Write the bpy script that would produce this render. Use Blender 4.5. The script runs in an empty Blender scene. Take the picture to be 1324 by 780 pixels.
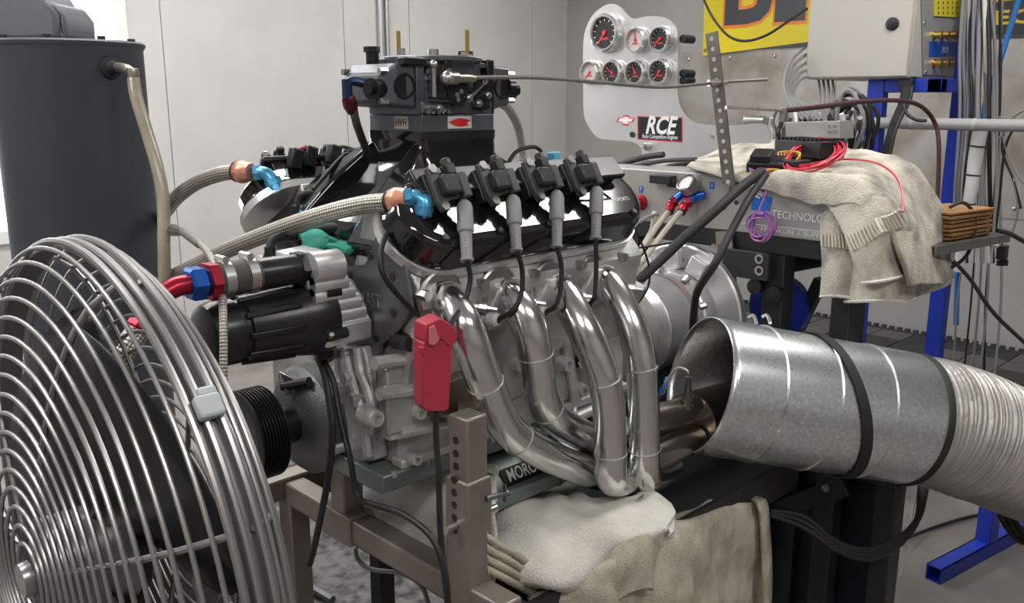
import bpy, bmesh, math, random
from mathutils import Vector, Matrix, noise
random.seed(7)
V = Vector
SC = bpy.context.scene
COL = SC.collection

# ------------------------------------------------------------------ camera
CAM = V((-0.875, -1.417, 1.45)); YAW = math.radians(45.54); TILT = math.radians(12.8)
FPX, IW, IH = 1150.0, 1324.0, 780.0
FWD = V((math.cos(YAW)*math.cos(TILT), math.sin(YAW)*math.cos(TILT), -math.sin(TILT)))
RGT = V((math.sin(YAW), -math.cos(YAW), 0)); UPV = RGT.cross(FWD)
cd = bpy.data.cameras.new('camera'); cam = bpy.data.objects.new('camera', cd); COL.objects.link(cam)
cd.sensor_width = 36; cd.lens = 36*FPX/IW; cd.clip_start = .02
cam.matrix_world = Matrix.Translation(CAM) @ Matrix((RGT, UPV, -FWD)).transposed().to_4x4()
SC.camera = cam

# ------------------------------------------------------------------ world, exposure
w = bpy.data.worlds.new('world'); SC.world = w; w.use_nodes = True
wn = w.node_tree.nodes; wn['Background'].inputs[0].default_value = (.93, .96, 1, 1); wn['Background'].inputs[1].default_value = 5.0
SC.view_settings.view_transform = 'Standard'; SC.view_settings.look = 'None'
SC.view_settings.exposure = -0.12; SC.view_settings.gamma = 1; SC.view_settings.use_curve_mapping = False
LAMP = 30.0

# ------------------------------------------------------------------ pixel -> point on a plane (or at a depth)
def P(x, y, **k):
    d = FWD + RGT*((x-IW/2)/FPX) - UPV*((y-IH/2)/FPX)
    (a, v), = k.items()
    if a == 'd': return CAM + d*v
    i = 'XYZ'.index(a)
    return CAM + d*((v-CAM[i])/d[i])

# ------------------------------------------------------------------ materials
MATS = {}
def mat(name, col=(.5,.5,.5), rough=.5, metal=0, var=0, vscale=20, bump=0, bscale=200, col2=None, emis=0, coat=0, tr=0, alpha=1, aniso=0, wear=None, vstretch=None, detail=4, spec=None):
    if name in MATS: return MATS[name]
    m = bpy.data.materials.new(name); m.use_nodes = True; MATS[name] = m
    nt = m.node_tree; N = nt.nodes; L = nt.links; b = N['Principled BSDF']
    b.inputs['Base Color'].default_value = (*col, 1); b.inputs['Roughness'].default_value = rough; b.inputs['Metallic'].default_value = metal
    if coat: b.inputs['Coat Weight'].default_value = coat; b.inputs['Coat Roughness'].default_value = .05
    if tr: b.inputs['Transmission Weight'].default_value = tr
    if alpha < 1: b.inputs['Alpha'].default_value = alpha
    if spec is not None: b.inputs['Specular IOR Level'].default_value = spec
    if emis: b.inputs['Emission Color'].default_value = (*col, 1); b.inputs['Emission Strength'].default_value = emis
    if var or bump or col2:
        tc = N.new('ShaderNodeTexCoord'); src = tc.outputs['Object']
        if vstretch:
            mp = N.new('ShaderNodeMapping'); mp.inputs['Scale'].default_value = vstretch; L.new(src, mp.inputs[0]); src = mp.outputs[0]
    if var or col2:
        n = N.new('ShaderNodeTexNoise'); n.inputs['Scale'].default_value = vscale; n.inputs['Detail'].default_value = detail; L.new(src, n.inputs['Vector'])
        r = N.new('ShaderNodeValToRGB'); L.new(n.outputs[0], r.inputs[0])
        c2 = col2 or tuple(c*(1-var) for c in col); c1 = col if col2 else tuple(min(1, c*(1+var*.5)) for c in col)
        r.color_ramp.elements[0].color = (*c2, 1); r.color_ramp.elements[0].position = .32
        r.color_ramp.elements[1].color = (*c1, 1); r.color_ramp.elements[1].position = .62
        L.new(r.outputs[0], b.inputs['Base Color'])
        if wear:
            mr = N.new('ShaderNodeMapRange'); mr.inputs[3].default_value = rough*(1+wear); mr.inputs[4].default_value = rough*(1-wear*.5); L.new(n.outputs[0], mr.inputs[0]); L.new(mr.outputs[0], b.inputs['Roughness'])
    if bump:
        n2 = N.new('ShaderNodeTexNoise'); n2.inputs['Scale'].default_value = bscale; n2.inputs['Detail'].default_value = 3; L.new(src, n2.inputs['Vector'])
        bp = N.new('ShaderNodeBump'); bp.inputs['Strength'].default_value = bump; bp.inputs['Distance'].default_value = .004; L.new(n2.outputs[0], bp.inputs['Height']); L.new(bp.outputs[0], b.inputs['Normal'])
    return m

def braid_mat(name, c1, c2, nu=26, nv=900, metal=.8, rough=.35):
    if name in MATS: return MATS[name]
    m = bpy.data.materials.new(name); m.use_nodes = True; MATS[name] = m
    nt = m.node_tree; N = nt.nodes; L = nt.links; b = N['Principled BSDF']
    b.inputs['Metallic'].default_value = metal; b.inputs['Roughness'].default_value = rough
    uv = N.new('ShaderNodeUVMap'); uv.uv_map = 'UVMap'; sp = N.new('ShaderNodeSeparateXYZ'); L.new(uv.outputs[0], sp.inputs[0])
    def M(op, a, bb):
        k = N.new('ShaderNodeMath'); k.operation = op
        for i, q in enumerate((a, bb)):
            if q is None: continue
            if isinstance(q, (int, float)): k.inputs[i].default_value = q
            else: L.new(q, k.inputs[i])
        return k.outputs[0]
    u = M('MULTIPLY', sp.outputs[0], nu*6.28318); v = M('MULTIPLY', sp.outputs[1], nv)
    s1 = M('SINE', M('ADD', u, v), None); s2 = M('SINE', M('SUBTRACT', u, v), None)
    h = M('ADD', M('MULTIPLY', M('MULTIPLY', s1, s2), .5), .5)
    r = N.new('ShaderNodeMixRGB'); r.inputs[1].default_value = (*c2, 1); r.inputs[2].default_value = (*c1, 1); L.new(h, r.inputs[0]); L.new(r.outputs[0], b.inputs['Base Color'])
    bp = N.new('ShaderNodeBump'); bp.inputs['Strength'].default_value = .6; bp.inputs['Distance'].default_value = .002; L.new(h, bp.inputs['Height']); L.new(bp.outputs[0], b.inputs['Normal'])
    return m

# ------------------------------------------------------------------ mesh builder
def frame(d, up=V((0,0,1))):
    d = V(d).normalized(); u = V(up)
    if abs(d.dot(u.normalized())) > .98: u = V((1,0,0)) if abs(d.x) < .9 else V((0,1,0))
    a = d.cross(u).normalized(); return a, a.cross(d).normalized(), d

def spline(pts, n=8, closed=False):
    pts = [V(p) for p in pts]; out = []; N = len(pts)
    if N < 3: return pts
    rng = range(N) if closed else range(N-1)
    for i in rng:
        g = (lambda j: pts[j % N]) if closed else (lambda j: pts[max(0, min(N-1, j))])
        p0, p1, p2, p3 = g(i-1), g(i), g(i+1), g(i+2)
        for k in range(n):
            t = k/n
            out.append(.5*((2*p1)+(p2-p0)*t+(2*p0-5*p1+4*p2-p3)*t*t+(3*p1-p0-3*p2+p3)*t**3))
    if not closed: out.append(pts[-1])
    return out

def lerp_list(vals, n):
    out = []
    for i in range(n):
        t = i/(n-1)*(len(vals)-1); k = min(int(t), len(vals)-2); out.append(vals[k]+(vals[k+1]-vals[k])*(t-k))
    return out

class MB:
    def __init__(s): s.v = []; s.f = []; s.uv = {}; s.mi = []
    def add(s, vs, fs):
        o = len(s.v); s.v += [V(p) for p in vs]; s.f += [tuple(i+o for i in f) for f in fs]; return s
    def box(s, c, size, R=None):
        c = V(c); h = [q/2 for q in size]; R = R or Matrix.Identity(3)
        vs = [c + R @ V((x*h[0], y*h[1], z*h[2])) for x in (-1,1) for y in (-1,1) for z in (-1,1)]
        return s.add(vs, [(0,1,3,2),(4,6,7,5),(0,4,5,1),(2,3,7,6),(0,2,6,4),(1,5,7,3)])
    def bb(s, lo, hi): return s.box([(a+b)/2 for a, b in zip(lo, hi)], [abs(b-a) for a, b in zip(lo, hi)])
    def bar(s, p0, p1, w, h, up=V((0,0,1))):
        p0 = V(p0); p1 = V(p1); a, b, d = frame(p1-p0, up)
        vs = [p + a*(x*w/2) + b*(y*h/2) for p in (p0, p1) for x, y in ((-1,-1),(1,-1),(1,1),(-1,1))]
        return s.add(vs, [(0,3,2,1),(4,5,6,7),(0,1,5,4),(1,2,6,5),(2,3,7,6),(3,0,4,7)])
    def cyl(s, p0, p1, r0, r1=None, n=20): return s.lathe(p0, V(p1)-V(p0), [(0,0),(0,r0),((V(p1)-V(p0)).length, r1 if r1 is not None else r0),((V(p1)-V(p0)).length,0)], n)
    def lathe(s, p0, d, prof, n=24, up=V((0,0,1))):
        p0 = V(p0); a, b, d = frame(d, up); o = len(s.v); rings = []
        for t, r in prof:
            if r < 1e-6: rings.append([len(s.v)]); s.v.append(p0+d*t)
            else:
                rings.append(list(range(len(s.v), len(s.v)+n)))
                s.v += [p0 + d*t + (a*math.cos(q*2*math.pi/n) + b*math.sin(q*2*math.pi/n))*r for q in range(n)]
        for A, B in zip(rings, rings[1:]):
            if len(A) == 1 and len(B) == 1: continue
            for q in range(n):
                q2 = (q+1) % n
                if len(A) == 1: s.f.append((A[0], B[q2], B[q]))
                elif len(B) == 1: s.f.append((A[q], A[q2], B[0]))
                else: s.f.append((A[q], A[q2], B[q2], B[q]))
        return s
    def tube(s, pts, r, n=10, caps=True, closed=False, up=None, squash=None):
        pts = [V(p) for p in pts]; N = len(pts)
        rr = r if isinstance(r, (list, tuple)) else [r]*N
        if len(rr) != N: rr = lerp_list(list(rr), N)
        T = []
        for i in range(N):
            a = pts[(i-1) % N] if closed else pts[max(0, i-1)]; b = pts[(i+1) % N] if closed else pts[min(N-1, i+1)]
            d = b-a; T.append(d.normalized() if d.length > 1e-9 else V((0,0,1)))
        a, b, _ = frame(T[0], up or V((0,0,1))); rings = []; L = 0
        for i in range(N):
            if i:
                L += (pts[i]-pts[i-1]).length
                a = (a - T[i]*a.dot(T[i])).normalized(); b = T[i].cross(a)*-1
                b = (a.cross(T[i])).normalized()
            sq = squash or 1
            rings.append((len(s.v), L))
            s.v += [pts[i] + a*(math.cos(q*2*math.pi/n)*rr[i]) + b*(math.sin(q*2*math.pi/n)*rr[i]*sq) for q in range(n)]
        M = N if closed else N-1
        for i in range(M):
            (A, la), (B, lb) = rings[i], rings[(i+1) % N]
            for q in range(n):
                q2 = (q+1) % n; s.uv[len(s.f)] = ((q/n, la), ((q+1)/n, la), ((q+1)/n, lb), (q/n, lb))
                s.f.append((A+q, A+q2, B+q2, B+q))
        if caps and not closed:
            s.f.append(tuple(range(rings[0][0], rings[0][0]+n))[::-1]); s.f.append(tuple(range(rings[-1][0], rings[-1][0]+n)))
        return s
    def prism(s, outline, o, u, v, depth):          # 2-D outline in frame o,u,v, extruded along depth vector
        o = V(o); u = V(u); v = V(v); dv = V(depth); n = len(outline)
        A = [o+u*x+v*y for x, y in outline]; k = len(s.v); s.v += A + [p+dv for p in A]
        s.f.append(tuple(range(k, k+n))[::-1]); s.f.append(tuple(range(k+n, k+2*n)))
        for i in range(n): j = (i+1) % n; s.f.append((k+i, k+j, k+n+j, k+n+i))
        return s
    def loft(s, rings, caps=True):
        o = len(s.v); n = len(rings[0])
        for r in rings: s.v += [V(p) for p in r]
        for i in range(len(rings)-1):
            for q in range(n): q2 = (q+1) % n; s.f.append((o+i*n+q, o+i*n+q2, o+(i+1)*n+q2, o+(i+1)*n+q))
        if caps: s.f.append(tuple(range(o, o+n))[::-1]); s.f.append(tuple(range(o+(len(rings)-1)*n, o+len(rings)*n)))
        return s
    def ball(s, c, r, n=12, sc=(1,1,1)):
        prof = [(-math.cos(math.pi*i/(n//2))*r, math.sin(math.pi*i/(n//2))*r) for i in range(n//2+1)]
        k = len(s.v); s.lathe((0,0,0), (0,0,1), [(t, max(0, q) if 0 < i < n//2 else 0) for i, (t, q) in enumerate(prof)], n)
        for i in range(k, len(s.v)): p = s.v[i]; s.v[i] = V((p.x*sc[0], p.y*sc[1], p.z*sc[2])) + V(c)
        return s
    def grid(s, P2):                                # rows of points
        o = len(s.v); nr, nc = len(P2), len(P2[0])
        for row in P2: s.v += [V(p) for p in row]
        for i in range(nr-1):
            for j in range(nc-1):
                s.uv[len(s.f)] = ((j/nc, i/nr), ((j+1)/nc, i/nr), ((j+1)/nc, (i+1)/nr), (j/nc, (i+1)/nr))
                s.f.append((o+i*nc+j, o+i*nc+j+1, o+(i+1)*nc+j+1, o+(i+1)*nc+j))
        return s
    def xf(s, M):
        s.v = [M @ p for p in s.v]; return s
    def build(s, name, m, parent=None, smooth=35, bevel=0, bseg=2, solid=0, sub=0, **tags):
        lo = V([min(p[i] for p in s.v) for i in range(3)]); hi = V([max(p[i] for p in s.v) for i in range(3)]); c = (lo+hi)/2
        if parent is None: c.z = lo.z
        me = bpy.data.meshes.new(name); me.from_pydata([p-c for p in s.v], [], s.f); 
        if s.uv:
            ul = me.uv_layers.new(name='UVMap'); k = 0
            for i, f in enumerate(s.f):
                u = s.uv.get(i)
                if u and len(u) == len(f):
                    for j, q in enumerate(u): ul.data[k+j].uv = q
                k += len(f)
        bm = bmesh.new(); bm.from_mesh(me); bmesh.ops.recalc_face_normals(bm, faces=bm.faces); bm.to_mesh(me); bm.free()
        if smooth:
            me.polygons.foreach_set('use_smooth', [True]*len(me.polygons)); me.set_sharp_from_angle(angle=math.radians(smooth))
        me.materials.append(m)
        o = bpy.data.objects.new(name, me); COL.objects.link(o); o.location = c
        if parent is not None: attach(o, parent)
        if solid: q = o.modifiers.new('solid', 'SOLIDIFY'); q.thickness = solid; q.offset = 0
        if bevel: q = o.modifiers.new('bevel', 'BEVEL'); q.width = bevel; q.segments = bseg; q.limit_method = 'ANGLE'; q.angle_limit = math.radians(40); q.harden_normals = False
        if sub: q = o.modifiers.new('sub', 'SUBSURF'); q.levels = sub; q.render_levels = sub
        if tags: tag(o, **tags)
        return o

WLOC = {}
def attach(o, parent):
    wl = V(o.location); WLOC[o.name] = wl
    o.parent = parent; o.location = wl - wloc(parent)
def wloc(o):
    l = V(o.location)
    while o.parent: o = o.parent; l += o.location
    return l
def tag(o, label=None, cat=None, group=None, kind=None):
    if label: o['label'] = label
    if cat: o['category'] = cat
    if group: o['group'] = group
    if kind: o['kind'] = kind
    return o
def thing(name, label, cat, loc, group=None):
    o = bpy.data.objects.new(name, None); COL.objects.link(o); o.location = V(loc); o.empty_display_size = .05
    return tag(o, label, cat, group)
def copy_tree(o, parent=None, off=V((0,0,0))):
    c = o.copy(); COL.objects.link(c); c.parent = parent
    if parent is None: c.location = V(o.location)+V(off)
    for ch in list(o.children): copy_tree(ch, c)
    return c
def text(name, body, m, o, u, v, size, parent=None, shear=0, depth=.0006, align='CENTER', bold=0, width=None):
    cu = bpy.data.curves.new(name, 'FONT'); cu.body = body; cu.size = 1; cu.shear = shear; cu.align_x = align; cu.align_y = 'CENTER'; cu.offset = bold; cu.resolution_u = 3
    t = bpy.data.objects.new('tmp', cu); COL.objects.link(t)
    me = bpy.data.meshes.new_from_object(t.evaluated_get(bpy.context.evaluated_depsgraph_get())); bpy.data.objects.remove(t)
    u = V(u).normalized(); v = V(v).normalized(); n = u.cross(v); o = V(o)
    ex = max(p.co.x for p in me.vertices)-min(p.co.x for p in me.vertices); sx = width/ex if width else size
    vs = [u*(p.co.x*sx)+v*(p.co.y*size) for p in me.vertices]
    mb = MB(); fs = [tuple(p.vertices) for p in me.polygons]; bpy.data.meshes.remove(me)
    mb.add([o+p+n*depth for p in vs], fs)
    return mb.build(name, m, parent, smooth=0, solid=0)
def surf(rows, nu=6, nv=6):                         # smooth grid through rows of control points
    R = [spline(r, nu) for r in rows]; cols = list(zip(*R)); C = [spline(c, nv) for c in cols]
    return [list(r) for r in zip(*C)]
def circ(c, a, b, r, n=48): return [V(c)+V(a)*(math.cos(i*2*math.pi/n)*r)+V(b)*(math.sin(i*2*math.pi/n)*r) for i in range(n)]
X3, Y3, Z3 = V((1,0,0)), V((0,1,0)), V((0,0,1))
def rotm(axis, deg): return Matrix.Rotation(math.radians(deg), 3, axis)

# shared materials
BLACK = mat('black_plastic', (.012,.012,.014), .42, bump=.15, bscale=400)
BLACKM = mat('black_matt_paint', (.016,.016,.019), .6, var=.3, vscale=8)
GLOSS = mat('black_gloss_powder_coat', (.007,.007,.008), .09, coat=.8)
SATIN = mat('satin_black', (.01,.01,.012), .3)
RUB = mat('black_rubber', (.014,.014,.014), .65)
ALU = mat('machined_aluminium', (.80,.80,.81), .32, .75, var=.06, vscale=60, vstretch=(1,1,12))
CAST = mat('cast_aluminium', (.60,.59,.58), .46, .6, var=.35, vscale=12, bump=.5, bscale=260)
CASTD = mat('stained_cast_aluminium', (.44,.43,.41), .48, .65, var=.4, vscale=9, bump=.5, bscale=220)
CHROME = mat('polished_stainless', (.74,.735,.73), .19, 1, var=.06, vscale=25)
STEEL = mat('plain_steel', (.42,.41,.40), .35, 1, var=.2, vscale=30)
BOLT = mat('zinc_bolt', (.6,.6,.58), .3, 1)
BRAID = braid_mat('braided_stainless', (.74,.69,.61), (.07,.065,.06), nu=9, nv=620, metal=.7, rough=.38)
WHITE = mat('white_paint', (.8,.8,.79), .5)
RED = mat('red_anodised', (.36,.015,.035), .3, .65)
BLUE = mat('blue_anodised', (.03,.13,.55), .25, .8)
LBLUE = mat('light_blue_anodised', (.10,.40,.68), .3, .6, var=.4, vscale=40)
COPPER = mat('salmon_anodised', (.74,.33,.23), .36, .6)
REDW = mat('red_wire', (.55,.02,.05), .4)
BLKW = mat('black_wire', (.012,.012,.013), .5)
GREYW = mat('grey_cable', (.22,.22,.22), .5)
WHTW = mat('white_cable', (.7,.69,.66), .5)
BRASS = mat('brass', (.55,.36,.10), .3, .9)
BLUEP = mat('blue_paint', (.012,.04,.38), .35, var=.2, vscale=10)
GALV = mat('galvanised_sheet', (.74,.77,.79), .27, .95, col2=(.56,.59,.61), vscale=110, detail=6, wear=.35)
# ================================================================== the room
XW, YW, X0, Y0, ZC = 4.75, 3.67, -3.2, -4.2, 2.9
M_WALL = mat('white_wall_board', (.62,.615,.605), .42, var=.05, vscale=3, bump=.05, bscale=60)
M_WALLR = mat('shade_greyed_wall', (.38,.372,.358), .55, var=.06, vscale=3)  # right wall's shade put into the base colour, darker than the white board
M_FLOOR = mat('concrete_floor', (.19,.172,.16), .55, var=.25, vscale=4, bump=.1, bscale=80, detail=8)
M_SEAM = mat('wall_seam_strip', (.42,.42,.41), .5)
MB().bb((X0,Y0,-.1),(XW,YW,0)).build('floor', M_FLOOR, kind='structure')
MB().bb((X0,Y0,ZC),(XW,YW,ZC+.1)).build('ceiling', mat('ceiling_tile', (.62,.62,.61), .8), kind='structure')
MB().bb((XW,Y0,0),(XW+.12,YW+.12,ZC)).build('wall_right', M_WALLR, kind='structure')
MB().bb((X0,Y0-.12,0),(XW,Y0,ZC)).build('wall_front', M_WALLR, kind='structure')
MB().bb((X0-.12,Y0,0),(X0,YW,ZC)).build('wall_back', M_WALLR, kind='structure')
# the long white wall with a window opening: backing + panels with real joints
WX0, WX1, WZ0, WZ1 = -1.0, 1.17, .72, 2.45
wl = MB()
for lo, hi in (((X0,YW+.012,0),(WX0,YW+.12,ZC)), ((WX1,YW+.012,0),(XW,YW+.12,ZC)), ((WX0,YW+.012,0),(WX1,YW+.12,WZ0)), ((WX0,YW+.012,WZ1),(WX1,YW+.12,ZC))): wl.bb(lo, hi)
wall = wl.build('wall_left', M_SEAM, kind='structure')
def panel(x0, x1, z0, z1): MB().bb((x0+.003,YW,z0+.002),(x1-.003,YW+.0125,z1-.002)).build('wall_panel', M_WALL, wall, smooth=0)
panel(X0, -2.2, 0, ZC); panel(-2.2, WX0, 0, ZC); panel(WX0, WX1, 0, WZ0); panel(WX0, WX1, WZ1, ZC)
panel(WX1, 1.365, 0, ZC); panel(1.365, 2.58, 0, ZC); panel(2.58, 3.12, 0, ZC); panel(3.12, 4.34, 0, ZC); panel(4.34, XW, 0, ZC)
# window
win = thing('window_1', 'bright white framed window on the panelled wall behind the dark tank', 'window', (.08, YW, WZ0)); win['kind'] = 'structure'
fr = MB()
for lo, hi in (((WX0,YW-.02,WZ0),(WX0+.07,YW+.1,WZ1)), ((WX1-.07,YW-.02,WZ0),(WX1,YW+.1,WZ1)), ((WX0,YW-.02,WZ0),(WX1,YW+.1,WZ0+.07)), ((WX0,YW-.02,WZ1-.07),(WX1,YW+.1,WZ1))): fr.bb(lo, hi)
fr.build('window_frame', WHITE, win, bevel=.004)
MB().bb((-.02,YW,WZ0+.06),(.04,YW+.08,WZ1-.06)).build('mullion', WHITE, win, bevel=.003)
def pane_mat():
    m = bpy.data.materials.new('window_glass'); m.use_nodes = True; N = m.node_tree.nodes; L = m.node_tree.links; N.remove(N['Principled BSDF'])
    t = N.new('ShaderNodeBsdfTransparent'); g = N.new('ShaderNodeBsdfGlossy'); g.inputs['Roughness'].default_value = .03; x = N.new('ShaderNodeMixShader'); x.inputs[0].default_value = .06
    L.new(t.outputs[0], x.inputs[1]); L.new(g.outputs[0], x.inputs[2]); L.new(x.outputs[0], N['Material Output'].inputs[0]); return m
GLASS = pane_mat()
MB().bb((WX0+.06,YW+.04,WZ0+.06),(-.01,YW+.046,WZ1-.06)).build('pane', GLASS, win)
MB().bb((.03,YW+.04,WZ0+.06),(WX1-.06,YW+.046,WZ1-.06)).build('pane', GLASS, win)
# door in the wall behind the camera's side is out of view; baseboards
MB().bb((X0,YW-.015,0),(XW,YW-.0005,.1)).build('baseboard_left', mat('baseboard_grey', (.3,.3,.3), .5), kind='structure')
# ceiling light panels (the room's lamps)
M_LED = bpy.data.materials.new('led_panel'); M_LED.use_nodes = True
bs = M_LED.node_tree.nodes['Principled BSDF']; bs.inputs['Base Color'].default_value = (.9,.9,.9,1); bs.inputs['Emission Color'].default_value = (1,.98,.95,1); bs.inputs['Emission Strength'].default_value = LAMP
for i, (x, y) in enumerate(((-1.6,-1.9), (1.75,-.74), (-1.5,.4), (.2,.9), (-1.2,2.5), (.9,2.5), (3.0,2.3), (.2,-2.6))):
    l = thing('ceiling_light', 'rectangular white ceiling light panel above the test cell', 'ceiling light', (x, y, ZC-.06), 'ceiling light panels')
    MB().bb((x-.62,y-.17,ZC-.06),(x+.62,y+.17,ZC)).build('housing', WHITE, l)
    MB().bb((x-.6,y-.15,ZC-.066),(x+.6,y+.15,ZC-.0595)).build('diffuser', M_LED, l)
# galvanised splash sheet with screws on the right wall
M_SHEET = mat('stained_sheet_metal', (.44,.425,.40), .38, .55, col2=(.27,.235,.19), vscale=3.5, detail=9, wear=.4)
sh = thing('splash_sheet', 'stained metal splash sheet screwed along the far wall under the banners', 'metal sheet', (XW-.006, .8, .9))
ed = [2.57, 1.33, .1, -1.1]
for a, b in zip(ed, ed[1:]):
    pl = MB().bb((XW-.008,b+.002,.78),(XW-.002,a-.002,1.785)).build('sheet_panel', M_SHEET, sh, smooth=0)
    for k in range(4):
        for z in (.84, 1.735): MB().ball((XW-.010, a-.1-k*(a-b-.2)/3, z), .013, 10, (.6,1,1)).build('screw_head', BOLT, pl)
M_CTRIM = mat('ribbed_dark_trim', (.1,.1,.105), .6)
tr = thing('cable_trunking', 'dark ribbed trunking strip along the top of the splash sheet', 'trunking', (XW-.03, .8, 1.79))
MB().bb((XW-.03,-1.1,1.786),(XW-.001,1.95,1.86)).build('trunk_body', M_CTRIM, tr)
rb = MB()
for k in range(150): rb.bb((XW-.034,-1.1+k*.02,1.792),(XW-.0295,-1.09+k*.02,1.855))
o = rb.build('trunk_rib', M_CTRIM, tr, smooth=0); o['kind'] = 'stuff'
# lower right wall grey floor tiles along the wall
M_T1 = mat('dark_grey_deck_tile', (.045,.045,.048), .7, bump=.3, bscale=150); M_T2 = mat('mid_grey_deck_tile', (.12,.12,.12), .7, bump=.3, bscale=150)
deck = thing('deck_tile_mat', 'raised mat of grey and charcoal interlocking deck tiles along the far wall', 'floor mat', (4.2, .5, 0))
k = 0
for i in range(6):
    for j in range(16):
        x = XW-.08-(i+1)*.2; y = 1.85-(j+1)*.2
        MB().bb((x+.004,y+.004,.002),(x+.196,y+.196,.022)).build('tile', M_T1 if ((i*3+j*5) % 7) in (0,2,5) else M_T2, deck, smooth=0)
tb = MB()
for j in range(64): tb.bb((XW-.075,1.84-j*.05,.003),(XW-.05,1.84-j*.05+.026,.045))
tb.bb((XW-.08,-1.35,.001),(XW-.07,1.85,.03))
o = tb.build('edge_teeth', M_T1, deck, smooth=0); o['kind'] = 'stuff'
# vertical conduit on the white wall
cx = 2.86
c = thing('wall_conduit', 'thin grey steel conduit running up the white wall behind the carburetor', 'conduit', (cx, YW-.02, .3))
M_COND = mat('galv_conduit', (.55,.56,.57), .35, .7)
MB().cyl((cx,YW-.026,.3),(cx,YW-.026,ZC-.001),.022,n=14).build('pipe', M_COND, c)
MB().cyl((cx+.055,YW-.02,.3),(cx+.055,YW-.02,ZC-.001),.016,n=14).build('pipe', M_COND, c)
for z in (.6,1.4,2.2): MB().bb((cx-.045,YW-.006,z-.015),(cx+.09,YW-.0005,z+.015)).build('pipe_strap', M_COND, c)
# ================================================================== the engine
YC, ZCR = -.08, .89
eng = thing('engine', 'bare V8 engine with black valve covers and tall black intake on a test stand', 'engine', (.22, YC, .70))
PANG = mat('grey_green_steel', (.20,.235,.23), .38, .55, var=.12, vscale=8)
GREYC = mat('grey_coil_plastic', (.055,.056,.058), .5, bump=.2, bscale=300)
BOOT = mat('grey_silicone_boot', (.27,.275,.28), .55)
PLATE = mat('grey_motor_plate', (.19,.19,.20), .4, .85, var=.15, vscale=14)
GUN = mat('gunmetal_cast', (.17,.17,.18), .45, .8, bump=.3, bscale=300)
CARBG = mat('dark_grey_anodised_carb', (.135,.14,.16), .38, .6, var=.1, vscale=30)
CARBK = mat('black_anodised', (.02,.021,.024), .32, .4)
nn = V((0,-.7071,.7071)); ww = V((0,-.7071,-.7071))
BC = V((.239,-.303,1.243))
def stadium(hl, hw, h, n=14, c=BC):
    pts = []
    for k in range(n+1): a = -math.pi/2+math.pi*k/n; pts.append((hl-hw+math.cos(a)*hw, math.sin(a)*hw))
    for k in range(n+1): a = math.pi/2+math.pi*k/n; pts.append((-(hl-hw)+math.cos(a)*hw, math.sin(a)*hw))
    return [c + X3*x + ww*y + nn*h for x, y in pts]
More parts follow.
